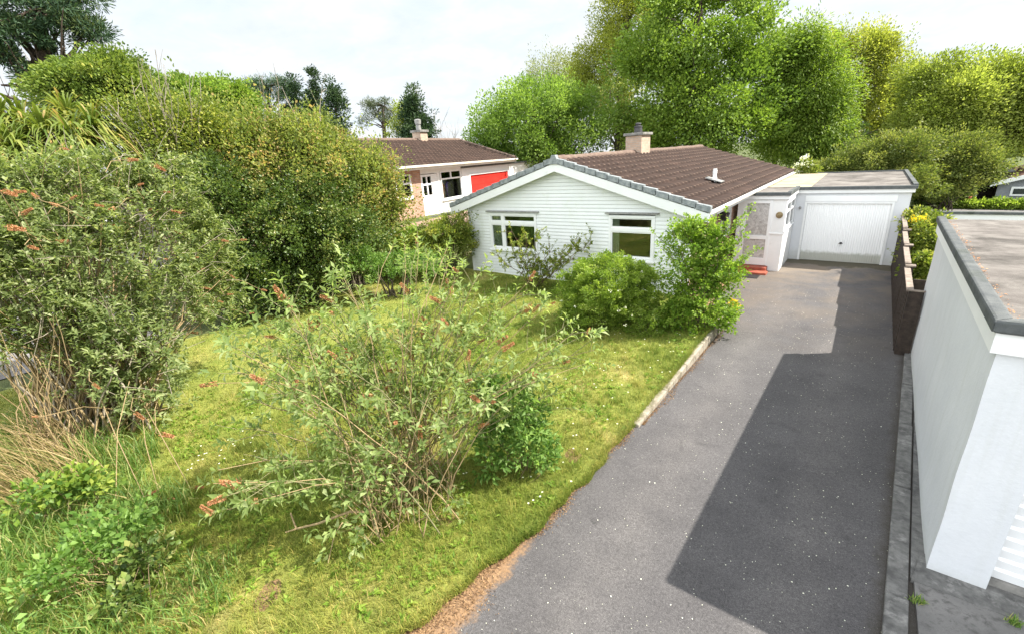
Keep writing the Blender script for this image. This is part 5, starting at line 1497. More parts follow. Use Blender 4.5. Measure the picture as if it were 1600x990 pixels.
# ---- grey rendered house at the right edge
hs = thing('house', 'grey rendered house with steep orange brown roof at the right frame edge', 'house')
hb = at(1553, 312, 38); ht = at(1590, 255, 38)
hu = unit(np.array([at(1600, 300, 38)[0] - hb[0], at(1600, 300, 38)[1] - hb[1], 0])); hw = np.array([-hu[1], hu[0], 0])
if hw[1] < 0: hw = -hw
def hp(u, wv, z): return tuple(np.array([hb[0], hb[1], 0]) + hu * u + hw * wv + np.array([0, 0, z]))
Wd = 5.6; zb_, ze2 = -1.2, at(1553, 288, 38)[2]; zp = at(1583, 258, 38)[2]
m = MB(); m.prism([hp(0, 0, zb_), hp(Wd, 0, zb_), hp(Wd, 0, ze2), hp(Wd / 2, 0, zp), hp(0, 0, ze2)], tuple(hw * 9)); m.build('wall', MT['grey_render'], hs)
mh = math.hypot(Wd / 2 + .3, zp - ze2)
for sgn, u0 in ((1, -.3), (-1, Wd + .3)):
    Vv = unit(hu * sgn * (Wd / 2 + .3) + np.array([0, 0, zp - ze2])); Nn = unit(np.cross(hw, Vv)); Nn = Nn if Nn[2] > 0 else -Nn
    tiled('roof', np.array(hp(u0, -.25, ze2 + .02)), hw, Vv, Nn, mh, lambda v: (0, 9.5), surf('orange_tile', (0.11, 0.058, 0.042), (0.17, 0.10, 0.074), 3, .85, .2), hs)
    m = MB(); a, b = np.array(hp(u0, -.29, ze2 - .12)), np.array(hp(Wd / 2, -.29, zp - .12))
    m.prism([tuple(a), tuple(b), tuple(b + [0, 0, .22]), tuple(a + [0, 0, .22])], tuple(hw * .06)); m.build('bargeboard', MT['white_paint'], hs)
for (ua, ub_) in ((.55, 1.25), (2.6, 3.6)):
    m = MB(); za, zb2 = zb_ + .9, ze2 - .15
    m.hexa([hp(ua, -.05, za), hp(ub_, -.05, za), hp(ub_, -.01, za), hp(ua, -.01, za), hp(ua, -.05, zb2), hp(ub_, -.05, zb2), hp(ub_, -.01, zb2), hp(ua, -.01, zb2)])
    f = m.build('window', MT['upvc'], hs)
    m = MB(); m.hexa([hp(ua + .1, -.07, za + .1), hp(ub_ - .1, -.07, za + .1), hp(ub_ - .1, -.055, za + .1), hp(ua + .1, -.055, za + .1), hp(ua + .1, -.07, zb2 - .1), hp(ub_ - .1, -.07, zb2 - .1), hp(ub_ - .1, -.055, zb2 - .1), hp(ua + .1, -.055, zb2 - .1)])
    m.build('pane', surf('dark_pane', (.03, .035, .04), (.05, .055, .06), 3, .1, 0, spec=.6), f)
# dark open shed beyond the lane
sh = thing('shed', 'small dark timber shed with open black doorway beyond the lane', 'shed')
sp = at(1526, 300, 38.5)
m = MB(); x, y = sp[0], sp[1]; zz = -.8
m.box(x - 1.1, x - .95, y, y + 2, zz, 1.0); m.box(x + .95, x + 1.1, y, y + 2, zz, 1.0); m.box(x - .95, x + .95, y + 1.9, y + 2, zz, 1.0); m.build('wall', MT['wood_dark'], sh)
m = MB(); m.hexa([(x - 1.3, y - .2, .95), (x + 1.3, y - .2, .95), (x + 1.3, y + 2.2, .85), (x - 1.3, y + 2.2, .85), (x - 1.3, y - .2, 1.05), (x + 1.3, y - .2, 1.05), (x + 1.3, y + 2.2, .95), (x - 1.3, y + 2.2, .95)]); m.build('roof', MT['felt'], sh)
# white building glimpsed between the trees
wb_ = thing('house', 'far white gabled house glimpsed between the trees', 'house')
c = at(1362, 215, 75); m = MB()
m.prism([(c[0] - 3.2, c[1], -2), (c[0] + 3.2, c[1], -2), (c[0] + 3.2, c[1], c[2]), (c[0], c[1], c[2] + 1.9), (c[0] - 3.2, c[1], c[2])], (0, 8, 0)); m.build('wall', MT['white_paint'], wb_)
m = MB()
for sx in (-1, 1): m.prism([(c[0] + sx * 3.5, c[1] - .2, c[2] - .1), (c[0], c[1] - .2, c[2] + 1.95), (c[0], c[1] - .2, c[2] + 2.1), (c[0] + sx * 3.5, c[1] - .2, c[2] + .08)], (0, 8.4, 0))
m.build('roof', MT['tile'], wb_)
# bungalow glimpsed through the hedge at the left
lb = thing('bungalow', 'pale bungalow with brown roof half hidden behind the left shrubs', 'bungalow')
a = at(-40, 275, 21); b = at(232, 272, 24); z1_ = 3.05; a[2] = b[2] = 0
du = unit(b - a); dw = np.array([-du[1], du[0], 0]); 
if dw @ a < 0: dw = -dw
Lb = np.linalg.norm(b - a)
def lp(u, wv, z): return tuple(a + du * u + dw * wv + np.array([0, 0, z]))
m = MB(); m.hexa([lp(0, 0, -.5), lp(Lb, 0, -.5), lp(Lb, 7, -.5), lp(0, 7, -.5), lp(0, 0, z1_), lp(Lb, 0, z1_), lp(Lb, 7, z1_), lp(0, 7, z1_)]); m.build('wall', MT['white_paint'], lb)
Vv = unit(dw * 3.9 + np.array([0, 0, 1.25])); Nn = unit(np.cross(du, Vv)); Nn = Nn if Nn[2] > 0 else -Nn
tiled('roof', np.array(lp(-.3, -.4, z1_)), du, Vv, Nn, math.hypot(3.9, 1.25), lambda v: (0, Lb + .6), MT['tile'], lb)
m = MB(); m.prism([lp(-.2, -.35, z1_ - .02), lp(-.2, 3.5, z1_ + 1.2), lp(-.2, 7.3, z1_ - .02)], tuple(du * (Lb + .4))); m.build('roof_deck', MT['tile'], lb)

# ---- strap leaved cordyline at the left
cp = thing('cordyline', 'arching strap leaved cordyline with four heads below the pine', 'palm')
Ps, Ds, Ns, Ls_ = [], [], [], []
heads = [(40, 200, 15.5), (110, 188, 15.8), (150, 205, 15), (75, 215, 14.8), (5, 205, 15.5), (28, 240, 14.6), (118, 222, 14.5)]
segV, segF, segv, kk = [], [], [], 0
for (hx_, hy_, hD) in heads:
    hc = at(hx_, hy_, hD)
    for q in range(210):
        azq = rng.random() * 6.283; el = rng.uniform(-.1, 1.35)
        d = np.array([math.cos(azq) * math.cos(el), math.sin(azq) * math.cos(el), math.sin(el)])
        Lq = rng.uniform(.85, 1.4); wq = rng.uniform(.045, .075)
        side = unit(np.cross(d, [0, 0, 1.]))
        pr = []
        for s_ in np.linspace(0, 1, 6):
            pnt = hc + d * Lq * s_ - np.array([0, 0, 1]) * Lq * .75 * s_ ** 2.4 * (1 if el < 1.1 else .6)
            ww = wq * (1 - s_ ** 3) * (.5 + s_ if s_ < .5 else 1)
            pr += [pnt - side * ww * .5, pnt + side * ww * .5]
        segV += pr
        for s_ in range(5): segF.append((kk + 2 * s_, kk + 2 * s_ + 1, kk + 2 * s_ + 3, kk + 2 * s_ + 2))
        vv = np.clip(rng.normal(.5, .28) + (.3 if el < .2 else 0), 0, 1)
        segv += [vv] * 12; kk += 12
link('leaves', np_mesh('leaves', np.array(segV), np.array(segF), np.full(len(segF), 4), np.array(segv)), LM['cordyline'], cp)
tubes('trunk', [(np.array([[*at(70, 330, 16.4)[:2], float(gz(*at(70, 330, 16.4)[:2]))], at(hx_, hy_ + 20, hD), at(hx_, hy_, hD)]), np.array([.13, .08, .06])) for hx_, hy_, hD in heads], MT['bark'], cp, 7)

# ---- large mixed hedge in the middle left
HB = 'tall hedge shrubs on the left boundary'
bush('hedge_tree', 'tall bronze and olive leaved tree forming the top of the hedge',
     [ell(*a, 15.5) for a in ((450, 262, 92, 56), (520, 285, 76, 60), (400, 272, 78, 52), (565, 330, 46, 58), (460, 222, 58, 28), (578, 290, 26, 30), (420, 225, 30, 22), (515, 238, 34, 22), (596, 350, 28, 44), (606, 310, 22, 36), (592, 268, 22, 24))],
     LM['olive'], 900, 90, .38, .085, .055, HB, 60, cat='tree', r0=.05, vshift=.3, flat=1.1, stretch=2.6, out_=.3, rmin=.55)
bush('laurel_shrub', 'dense dark glossy leaved evergreen shrub under the bronze tree',
     [ell(*a, 14.2) for a in ((375, 350, 88, 75), (450, 385, 100, 80), (530, 380, 72, 60), (420, 445, 92, 50), (330, 300, 48, 50), (500, 330, 70, 60), (350, 420, 50, 60))],
     LM['dark_gloss'], 900, 85, .32, .075, .05, HB, 30, r0=.04, vshift=.3, stretch=1.6)
bush('twiggy_shrub', 'pale green twiggy shrub left of the bronze tree',
     [ell(*a, 15.2) for a in ((255, 235, 66, 46), (315, 235, 55, 45), (215, 200, 40, 34), (300, 195, 50, 26), (245, 275, 50, 30), (350, 215, 40, 30))], LM['rose'], 380, 50, .36, .08, .045, HB, 40, r0=.03, flat=1.3, stretch=2.5, out_=.35)
bush('shrub', 'dull green shrub filling the gaps behind the large left buddleia', [ell(*a) for a in ((40, 390, 90, 80, 12.2), (-30, 440, 80, 90, 12.0), (110, 430, 70, 70, 12.4), (-60, 350, 80, 70, 12.5))], LM['buddleia_old'], 380, 60, .4, .09, .04, stems=20)
# bare shoots standing above it
sh_t = thing('bare_shoots', 'tall bare pale shoots standing above the twiggy shrub', 'shrub')
ls = []
for (a, b) in (((265, 260), (243, 78)), ((262, 250), (255, 100)), ((285, 270), (262, 130)), ((275, 250), (232, 100)), ((300, 270), (296, 112)), ((320, 265), (312, 112)), ((250, 240), (215, 95)), ((240, 245), (160, 150)), ((235, 240), (205, 120)),
               ((290, 285), (270, 175)), ((310, 290), (314, 165)), ((330, 270), (300, 160)), ((225, 250), (175, 165)), ((440, 200), (432, 118)), ((415, 190), (409, 118)), ((470, 200), (440, 135)), ((500, 200), (502, 132))):
    p0, p1 = at(*a, 14.8), at(*b, 14.6 + rng.normal(0, .3))
    Pm = wiggle(p0, p1, 6, .04); ls.append((Pm, np.linspace(.016, .005, 6)))
    for q in range(4):
        i_ = rng.integers(1, 5); e = Pm[i_] + unit((p1 - p0) + rng.normal(0, .6, 3)) * rng.uniform(.3, .7); ls.append((np.array([Pm[i_], (Pm[i_] + e) / 2 + rng.normal(0, .02, 3), e]), np.array([.006, .005, .003])))
tubes('stems', ls, MT['twig_grey'], sh_t, 4)
# shrubs left of the gable corner
bush('shrub', 'loose green shrub against the left corner of the white gable', [ell(*a, 15.2) for a in ((690, 372, 40, 24), (715, 352, 24, 16), (660, 390, 36, 22), (722, 385, 20, 26))], LM['rose'], 240, 60, .22, .07, .04, 'shrubs at the left corner of the white bungalow')
bush('shrub', 'low green shrub in front of the pink paving of the brick bungalow', [ell(*a, 16.3) for a in ((640, 372, 24, 14), (612, 382, 24, 18), (600, 400, 40, 18))], LM['fresh'], 160, 60, .2, .07, .04, 'shrubs at the left corner of the white bungalow')
bush('shrub', 'pale small shrub on the lawn edge below the dark evergreen', [ell(*a, 13.2) for a in ((560, 415, 34, 22), (610, 420, 40, 20), (655, 415, 30, 18))], LM['buddleia_lush'], 120, 50, .18, .07, .035)

# ---- shrubs before the gable
lb_ = bush('lime_bush', 'rounded lime green bush with small white blooms before the right window', [ell(*a, 9.55) for a in ((950, 462, 72, 54), (905, 465, 36, 44), (1000, 462, 36, 46), (950, 435, 58, 34), (920, 490, 42, 30), (985, 490, 48, 32))],
     LM['spirea'], 620, 95, .11, .040, .025, stems=20, r0=.015, vshift=.22, stretch=.5, out_=.06)
foliage('blooms', [ell(950, 470, 72, 50, 9.45)], 26, 12, .03, .02, .018, LM['white_flower'], lb_, fill=0, rmin=.95)

def spray_leaves(P, D, sl, pairs, L, W, spread=.75):
    """opposite leaf pairs along short shoots -> arrays"""
    n = len(P); D = unit(D)
    ref = unit(np.cross(D, sph(n))); ref2 = np.cross(D, ref)
    Pl, Dl, Nl, Sz = [], [], [], []
    for k in range(pairs):
        f = (k + .3) / pairs
        base = P + D * (sl * f)[:, None]
        r = ref if k % 2 == 0 else ref2
        for s_ in (-1, 1):
            d = unit(D * (.35 + .75 * f) + r * s_ * spread + rng.normal(0, .12, (n, 3)) + np.array([0, 0, -.10]))
            Pl.append(base); Dl.append(d); Nl.append(unit(D + np.array([0, 0, .5]) - d * .4 + rng.normal(0, .15, (n, 3)))); Sz.append(np.full(n, 1.15 - .55 * abs(f - .35)))
    P, D_, N, S_ = np.concatenate(Pl), np.concatenate(Dl), np.concatenate(Nl), np.concatenate(Sz)
    s_ = S_ * rng.uniform(.7, 1.25, len(P))
    return P, D_, N, L * s_, W * s_

def flower_mesh():
    """dried panicle, 14 cm long, along +Z"""
    n = 320
    t = rng.random(n) ** .8
    r = .023 * (1 - t * .75) * (.75 + .5 * rng.random(n))
    az = rng.random(n) * 6.283
    P = np.stack([r * np.cos(az) * .6, r * np.sin(az) * .6, t * .15], -1)
    D = np.stack([np.cos(az), np.sin(az), rng.uniform(-.2, .9, n)], -1)
    return leaf_mesh('flower_head', P, D, sph(n), rng.uniform(.008, .018, n), rng.uniform(.007, .012, n))
FM = [flower_mesh() for _ in range(3)]
for m_ in FM: m_.materials.append(LM['flower'])
def flower_head(parent, pos, dirv, sc=1.0):
    o = bpy.data.objects.new('flower_head', FM[rng.integers(3)])
    COL.objects.link(o); o.parent = parent
    o.location = Vector(pos)
    o.rotation_mode = 'QUATERNION'
    o.rotation_quaternion = Vector(dirv).to_track_quat('Z', 'Y')
    o.scale = (sc * 1.15, sc * 1.15, sc)
    return o

def straggly(label, n_st):
    t = thing('buddleia', label, 'shrub')
    ends, lines, lines2, SP, SD, SL = [], [], [], [], [], []
    for q in range(n_st):
        px = rng.uniform(345, 925)
        top_ = np.interp(px, [330, 400, 480, 550, 620, 720, 790, 860, 930], [600, 500, 440, 385, 378, 388, 430, 475, 540])
        py = top_ + 310 * rng.random() ** 1.5 * np.interp(px, [340, 500, 760, 930], [.9, 1.0, .8, .35])
        D = np.interp(py, [380, 520, 800], [5.3, 4.7, 3.95]) + rng.normal(0, .28)
        e = at(px, py, D)
        e[2] = max(e[2], lz(e[0], e[1]) + .25)
        b = np.array([-3.75 + rng.normal(0, .34), 2.5 + rng.normal(0, .36), 0]); b[2] = lz(b[0], b[1]) - .05
        hv = e - b; hl = np.linalg.norm(hv[:2])
        tt = np.linspace(0, 1, 9)[:, None]
        ctrl = b + np.array([hv[0] * .32, hv[1] * .32, hv[2] * .62 + .10 * hl])
        P = (1 - tt) ** 2 * b + 2 * tt * (1 - tt) * ctrl + tt ** 2 * e
        P[1:] += np.cumsum(rng.normal(0, .022, (8, 3)), 0)
        d = unit(np.gradient(P, axis=0)); Ln = np.linalg.norm(hv)
        (lines if rng.random() < .75 else lines2).append((P, np.linspace(.0075, .0026, 9) * min(1.1, Ln / 2.0)))
        ends.append((P[-1], d[-1]))
        SP.append(P[-1] - d[-1] * .08); SD.append(d[-1]); SL.append(.17)
        for s_ in range(rng.integers(5, 10)):
            f = rng.uniform(.45, .99); i0 = int(f * 8); st = P[i0] + (P[min(i0 + 1, 8)] - P[i0]) * (f * 8 - i0)
            sd = unit(d[i0] * .9 + unit(rng.normal(0, 1, 3)) * .8 + [0, 0, .2]); ls_ = rng.uniform(.1, .42)
            e2 = st + sd * ls_
            lines2.append((np.array([st, (st + e2) / 2 + rng.normal(0, .012, 3), e2]), np.array([.0042, .0032, .002])))
            if rng.random() < .8: SP.append(e2 - sd * .05); SD.append(sd); SL.append(rng.uniform(.1, .2))
            if rng.random() < .3: SP.append((st + e2) / 2); SD.append(sd + rng.normal(0, .3, 3)); SL.append(.1)
            if rng.random() < .2: ends.append((e2, sd))
        for s_ in range(2):
            i0 = rng.integers(3, 8); SP.append(P[i0]); SD.append(unit(d[i0] + rng.normal(0, .5, 3))); SL.append(.09)
    for q in range(40):                                  # bare upright canes at the base
        b = np.array([-3.78 + rng.normal(0, .26), 2.62 + rng.normal(0, .26), -.08]); e = b + [rng.normal(0, .3), rng.normal(0, .3), rng.uniform(.6, 1.5)]
        lines.append((wiggle(b, e, 9, .07), np.linspace(.008, .003, 9)))
    tubes('stems', lines, MT['cane'], t, 6); tubes('twigs', lines2, MT['young_twig'], t, 4)
    P, D_, N, L_, W_ = spray_leaves(np.array(SP), np.array(SD), np.array(SL), 4, .090, .034)
    k = P[:, 2] > lz(P[:, 0], P[:, 1]) + .02
    k &= rng.random(len(P)) < .86
    link('leaves', leaf_mesh('leaves', P[k], D_[k], N[k], L_[k], W_[k], droop=.18), LM['buddleia'], t)
    for i_ in rng.permutation(len(ends))[:56]:
        e, d = ends[i_]
        flower_head(t, e, unit(np.array(d) + rng.normal(0, .4, 3) + [0, 0, -.15]), rng.uniform(.6, 1.2))
    return t
bc = straggly('sparse straggly buddleia with dried brown flower heads in the lawn centre', 100)
# its low front skirt of fresh shoots
bush('buddleia_regrowth', 'low leafy regrowth at the foot of the straggly buddleia', [ell(*a, 4.1) for a in ((600, 800, 90, 40), (500, 770, 70, 34), (680, 770, 50, 40), (560, 740, 110, 40), (640, 840, 40, 22))], LM['buddleia'], 120, 9, .09, .085, .034, stems=22, bark='cane', r0=.006, droop=.2, fill=.0, rmin=.3)
bush('leafy_clump', 'dense lush green leafy clump at the right foot of the straggly buddleia', [ell(*a, 4.55) for a in ((815, 695, 46, 46), (775, 705, 34, 40), (848, 715, 26, 32), (800, 640, 34, 44), (840, 660, 22, 34), (770, 620, 24, 40))], LM['buddleia_lush'], 230, 12, .085, .082, .032, stems=20, bark='cane_dark', r0=.006, droop=.22, vshift=.25, rmin=.45, stretch=1.8)

# left buddleia, dense
bl = thing('buddleia', 'large dense grey green buddleia with brown flower heads at the left edge', 'shrub')
EB = [ell(*a) for a in ((150, 420, 120, 90, 9.0), (60, 350, 95, 80, 9.2), (215, 340, 90, 70, 9.4), (265, 470, 62, 90, 9.0), (200, 560, 90, 80, 8.6), (120, 520, 90, 80, 8.6), (310, 440, 40, 50, 9.6), (20, 420, 80, 90, 8.8), (140, 290, 110, 45, 9.6), (230, 620, 60, 50, 8.5), (260, 290, 60, 40, 9.8), (-60, 430, 90, 100, 8.6), (-40, 340, 80, 80, 9.2), (40, 290, 70, 34, 9.6), (330, 480, 30, 36, 9.4), (0, 540, 60, 60, 8.5), (-20, 480, 70, 60, 8.7), (10, 450, 50, 50, 8.8), (330, 400, 46, 56, 10.0), (345, 465, 40, 34, 10.0), (290, 350, 50, 40, 10.0))]
nS = 6400
C_, R_ = pick_lobes(EB, nS)
d_ = sph(nS); d_[:, 2] = np.where(d_[:, 2] < -.6, -d_[:, 2], d_[:, 2])
SPp = C_ + d_ * R_ * (.35 + .68 * rng.random(nS) ** .6 + .42 * rng.random(nS) ** 5)[:, None]
lump = np.sin(SPp[:, 0] * 4.2 + 1) * np.sin(SPp[:, 1] * 4.0) * np.sin(SPp[:, 2] * 4.5 + .5)
SPp = SPp[lump > -.22]
k_ = SPp[:, 2] > gz(SPp[:, 0], SPp[:, 1]) + .1
SPp = SPp[k_]
SDd = unit(SPp - np.array([-8.9, .9, -1.5])) + rng.normal(0, .45, SPp.shape)
P, D_, N, L_, W_ = spray_leaves(SPp, SDd, rng.uniform(.08, .2, len(SPp)), 4, .098, .034)
link('leaves', leaf_mesh('leaves', P, D_, N, L_, W_, droop=.2), LM['buddleia_old'], bl)
ls = []; ls2 = []
for q in range(150):
    tg = SPp[rng.integers(len(SPp))]
    b = np.array([-9.0 + rng.normal(0, .35), .7 + rng.normal(0, .35), -.06])
    Pm = wiggle(b, tg, 7, .05); Pm[1:-1, 2] += .25 * np.sin(np.linspace(0, np.pi, 7))[1:-1] * np.linalg.norm(tg - b) * .3
    (ls if q < 90 else ls2).append((Pm, np.linspace(.02, .004, 7)))
for q in range(500):
    tg = SPp[rng.integers(len(SPp))]; e = tg + unit(rng.normal(0, 1, 3) + [0, 0, .3]) * rng.uniform(.2, .6)
    ls2.append((np.array([tg, (tg + e) / 2 + rng.normal(0, .02, 3), e]), np.array([.005, .004, .002])))
tubes('stems', ls, MT['cane'], bl, 5); tubes('twigs', ls2, MT['twig_grey'], bl, 4)
shoot_l = []
FL = [(12, 355, 1.5), (22, 300, .9), (60, 310, .8), (92, 322, .8), (88, 378, 1.0), (148, 320, .8), (180, 325, .9), (198, 250, 1.1), (242, 258, 1.2), (98, 232, .6), (284, 332, 1.1), (272, 362, .8), (176, 352, .7), (205, 352, .7), (5, 298, 1.2), (35, 335, 1.0), (45, 385, .9), (110, 312, .7), (225, 330, .8), (215, 290, .7), (255, 300, .7), (300, 405, .8), (320, 450, .7), (340, 470, .7), (360, 430, .7), (345, 375, .9), (375, 375, .8), (310, 520, .9), (325, 478, .7), (280, 455, .6), (312, 423, .7), (145, 598, .8), (210, 643, 1.1), (250, 677, 1.4), (232, 772, .7), (318, 797, .8), (290, 855, .8), (192, 822, .6), (60, 650, .5), (262, 405, .6), (355, 460, .7), (408, 452, .8), (390, 490, .6)]
for (a, b, s_) in FL:
    Dq = 8.0 + .004 * a if b < 560 else (7.4 if b < 700 else 6.0)
    e = at(a, b, Dq); e[2] = max(e[2], float(lz(e[0], e[1])) + .1)
    dist = np.linalg.norm(SPp - e, axis=1); near = SPp[rng.choice(np.argsort(dist)[:25])]
    fd = unit(np.array(ray(a, b)) * .1 + ROT @ np.array([rng.choice([-1, 1]) * 1.0, rng.normal(0, .35), 0]))
    if (e - near) @ fd < 0: fd = -fd
    if dist.min() > .5: near = near + (np.array([-8.9, .8, .4]) - near) * .35
    Pm = np.array([near, near * .5 + e * .5 - fd * .05 + [0, 0, .04 + .06 * dist.min()], e - fd * .06, e]); shoot_l.append((Pm, np.array([.006, .005, .004, .003])))
    flower_head(bl, e, fd, s_ * .95)
for sl_ in shoot_l: tubes('flower_stalk', [sl_], MT['cane'], bl, 4)

# tan dead stalks leaning at the left edge
ds = thing('dead_stalks', 'tan dead stalks leaning together at the left frame edge', 'plant')
n = 850
A_ = np.array([at(rng.uniform(-50, 115), rng.uniform(600, 740), rng.uniform(7.2, 8.8)) for q in range(n)])
A_[:, 2] = gz(A_[:, 0], A_[:, 1])
hh = rng.uniform(.35, 1.25, n)
dv_ = ROT @ np.array([-.45, .0, .1])
V_, F_, vv_, kq = [], [], [], 0
for q in range(n):
    d0 = unit(np.array([dv_[0] * rng.uniform(-.3, 1.4), dv_[1] * rng.uniform(-.3, 1.4), 1.0]) + rng.normal(0, .18, 3))
    sd = unit(np.cross(d0, rng.normal(0, 1, 3))) * rng.uniform(.004, .009)
    P_ = A_[q] + d0 * hh[q] * np.linspace(0, 1, 5)[:, None] + np.array([dv_[0], dv_[1], -.35]) * (np.linspace(0, 1, 5)[:, None] ** 2.2) * hh[q] * rng.uniform(.2, .9)
    for r_ in range(5): V_ += [P_[r_] - sd * (1 - r_ / 5), P_[r_] + sd * (1 - r_ / 5)]
    F_ += [(kq + 2 * r_, kq + 2 * r_ + 1, kq + 2 * r_ + 3, kq + 2 * r_ + 2) for r_ in range(4)]
    vv_ += [rng.random()] * 10; kq += 10
link('blades', np_mesh('blades', np.array(V_), np.array(F_), np.full(len(F_), 4), np.array(vv_)), LM['straw'], ds)
ls = []
for q in range(34):
    a = at(rng.uniform(40, 150), rng.uniform(660, 740), rng.uniform(7.8, 8.8)); a[2] = float(gz(a[0], a[1]))
    b = at(rng.normal(40, 50), rng.uniform(490, 650), rng.uniform(7.4, 8.8))
    ls.append((wiggle(a, b, 7, .09), np.linspace(.010, .003, 7)))
tubes('stalks', ls, MT['cane'], ds, 4)

# rose against the gable
rs = thing('rose_bush', 'leggy rose bush with yellowish leaves in front of the white gable', 'shrub')
tips = [(800, 362), (822, 372), (838, 362), (858, 378), (880, 392), (905, 372), (922, 382), (868, 412), (842, 398), (815, 392), (835, 420), (895, 405), (925, 365), (850, 430), (800, 388), (778, 400)]
ls = []; SP, SD, SL = [], [], []
for tp in tips:
    b = np.array([-7.35 + rng.normal(0, .1), 10.25 + rng.normal(0, .08), 0]); b[2] = lz(*b[:2]) - .05
    e = at(*tp, 12.15 + rng.normal(0, .25))
    Pm = wiggle(b, e, 7, .07); ls.append((Pm, np.linspace(.014, .005, 7)))
    for q in range(15):
        i_ = rng.integers(3, 7); sd = unit(rng.normal(0, 1, 3) + [0, -.3, .5]); ee = Pm[i_] + sd * rng.uniform(.1, .3)
        ls.append((np.array([Pm[i_], (Pm[i_] + ee) / 2, ee]), np.array([.005, .004, .003]))); SP += [ee, (Pm[i_] + ee) / 2]; SD += [sd, sd + rng.normal(0, .3, 3)]; SL += [.12, .1]
tubes('stems', ls, MT['cane_dark'], rs, 5)
P, D_, N, L_, W_ = spray_leaves(np.array(SP), np.array(SD), np.array(SL), 4, .062, .04)
link('leaves', leaf_mesh('leaves', P, D_, N, L_, W_, droop=.15), LM['rose'], rs)

# tall fresh shrub by the drive
ts = bush('tall_shrub', 'tall fresh green leafy shrub at the bungalow corner beside the drive', [ell(*a, 9.5) for a in ((1090, 475, 56, 58), (1080, 410, 46, 50), (1122, 430, 36, 60), (1060, 500, 36, 36), (1125, 500, 26, 34), (1075, 370, 28, 26), (1110, 385, 26, 36))],
     LM['fresh'], 480, 26, .12, .062, .042, stems=24, r0=.014, vshift=.2, droop=.2, rmin=.4)
SP, SD, SL, ls = [], [], [], []
for tp in ((1162, 335), (1172, 330), (1150, 350), (1178, 392), (1165, 398), (1135, 335), (1075, 338), (1090, 345), (1065, 350), (1105, 350), (1030, 385), (1022, 365), (1040, 372), (1150, 400), (1120, 345), (1050, 360), (1160, 370), (1030, 420)):
    b = at(1090 + rng.normal(0, 15), 460 + rng.normal(0, 20), 9.5); e = at(*tp, 9.4 + rng.normal(0, .2))
    Pm = wiggle(b, e, 8, .05); ls.append((Pm, np.linspace(.009, .003, 8)))
    for i_ in range(1, 8):
        for q in range(3): SP.append(Pm[i_] + rng.normal(0, .02, 3)); SD.append(unit(e - b) + rng.normal(0, .6, 3)); SL.append(.14)
tubes('shoots', ls, MT['cane_dark'], ts, 4)
P, D_, N, L_, W_ = spray_leaves(np.array(SP), np.array(SD), np.array(SL), 3, .062, .04)
link('shoot_leaves', leaf_mesh('shoot_leaves', P, D_, N, L_, W_, droop=.15), LM['fresh'], ts)
bush('small_shrub', 'small pale leaved shrub between lime bush and tall green shrub', [ell(*a, 8.9) for a in ((1015, 505, 18, 22), (1018, 530, 16, 14))], LM['spirea'], 60, 24, .07, .04, .026, stems=8, r0=.008)
yf_ = thing('yellow_wildflower', 'yellow flowering plant at the drive edge below the tall green shrub', 'plant')
foliage('flowers', [ell(1146, 478, 7, 10, 10.2)], 20, 16, .05, .03, .025, LM['yellow_flower'], yf_, fill=0)
foliage('leaves', [ell(1142, 492, 10, 10, 10.2)], 30, 20, .06, .05, .025, LM['fresh'], yf_, fill=0)
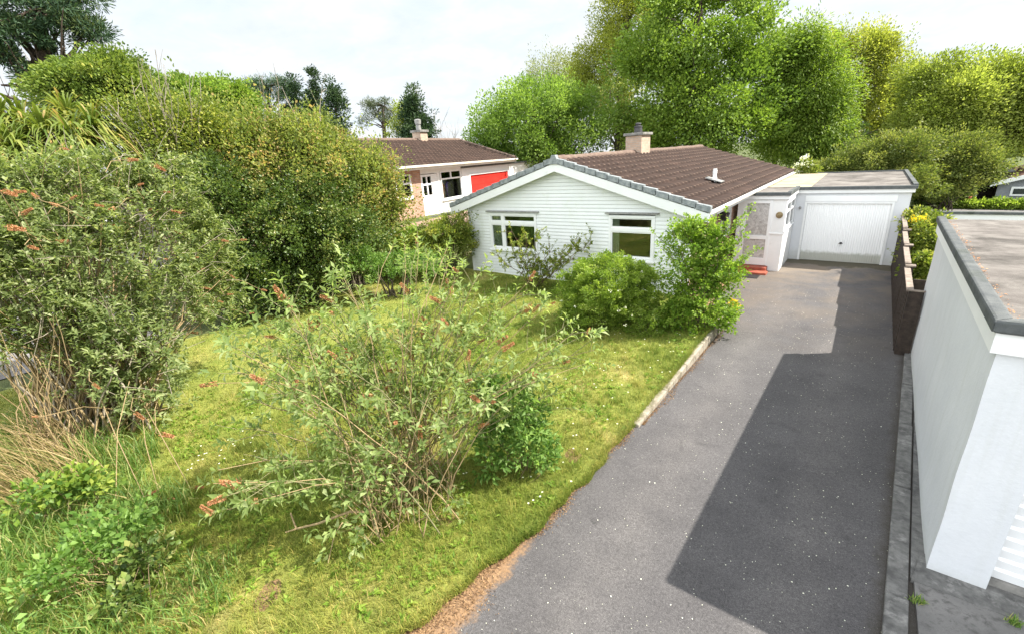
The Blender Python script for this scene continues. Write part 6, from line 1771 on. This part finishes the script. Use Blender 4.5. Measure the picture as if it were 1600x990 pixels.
# weeds along the house corner under the shrubs
# ---- long grass, brambles and weeds in the lower left corner
n = 15000
X = rng.uniform(-10.5, -3.9, n); Y = rng.uniform(-1.3, 1.6, n)
dn = (X + 3.9) * .55 + (Y - 1.1)           # below the line from (-3.9, 1.1) towards (-9, 2)
m_ = (Y < .62 + (-X - 4.2) * .06 + .2 * np.sin(X * 4))
X, Y = X[m_], Y[m_]
hh = rng.uniform(.18, .55, len(X)) * (.6 + .5 * S((-X - 4.2) / 2.5)) * (.55 + .6 * (np.sin(X * 3 + Y * 2) * np.sin(Y * 4.4) * .5 + .5))
lg = blades('long_grass', X, Y, lawn_z(X, Y) - .01, hh, .011, LM['weed'], .55, curl=.55)
tag(lg, 'long unmown grass in the lower left corner', 'grass', kind='stuff')
BG = 'brambles in the lower left corner'
bush('bramble', 'yellow leaved bramble under the buddleia at the left', [ell(*a) for a in ((130, 760, 40, 26, 6.6), (60, 775, 40, 22, 6.6))], LM['bramble'], 40, 16, .12, .07, .05, BG, stems=12, bark='cane_dark', r0=.006, rmin=.2)
bush('bramble', 'green bramble with pale dead twigs near the lower left corner', [ell(*a) for a in ((150, 850, 70, 40, 5.3), (200, 830, 50, 30, 5.3), (90, 900, 60, 40, 5.1))], LM['buddleia_lush'], 60, 14, .12, .065, .042, BG, stems=26, bark='cane', r0=.005, rmin=.2)
bush('bramble', 'dark leaved low bramble at the lawn edge of the long grass', [ell(*a) for a in ((225, 880, 30, 34, 4.9), (195, 930, 30, 20, 4.7))], LM['dark_gloss'], 30, 14, .09, .06, .045, BG, stems=12, bark='cane_dark', r0=.005, rmin=.2)
# cut branch lying in the grass before the buddleia
br_ = [np.array([*p_, z_]) for p_, z_ in (((-4.45, 1.42), .12), ((-4.2, 1.35), .1), ((-4.0, 1.5), .16), ((-3.8, 1.75), .22), ((-3.6, 2.0), .12))]
o = tubes('fallen_branch', [(np.array(br_), np.array([.008, .011, .013, .014, .015])), (np.array([br_[1], br_[1] + [-.03, -.1, .02]]), np.array([.010, .007])), (np.array([br_[3], br_[3] + [.1, -.25, -.05], br_[3] + [.22, -.42, -.18]]), np.array([.008, .006, .003]))], MT['cane'], None, 7)
tag(o, 'bare tan forked branch lying on the grass before the straggly buddleia', 'branch')
# weeds in the cracks
GW = 'small weeds in the concrete joints'
for (x, y, lab, sc) in ((.86, 3.98, 'small grass tuft at the corner of the white garage path', 1.0), (1.42, 4.15, 'small weed tuft in the path before the near garage door', 1.0)):
    n = 70
    o = blades('weed_tuft', rng.normal(x, .02, n), rng.normal(y, .02, n), np.full(n, -.055), rng.uniform(.03, .09, n) * sc, .007, LM['weed'], .8)
    tag(o, lab, 'weed', GW)
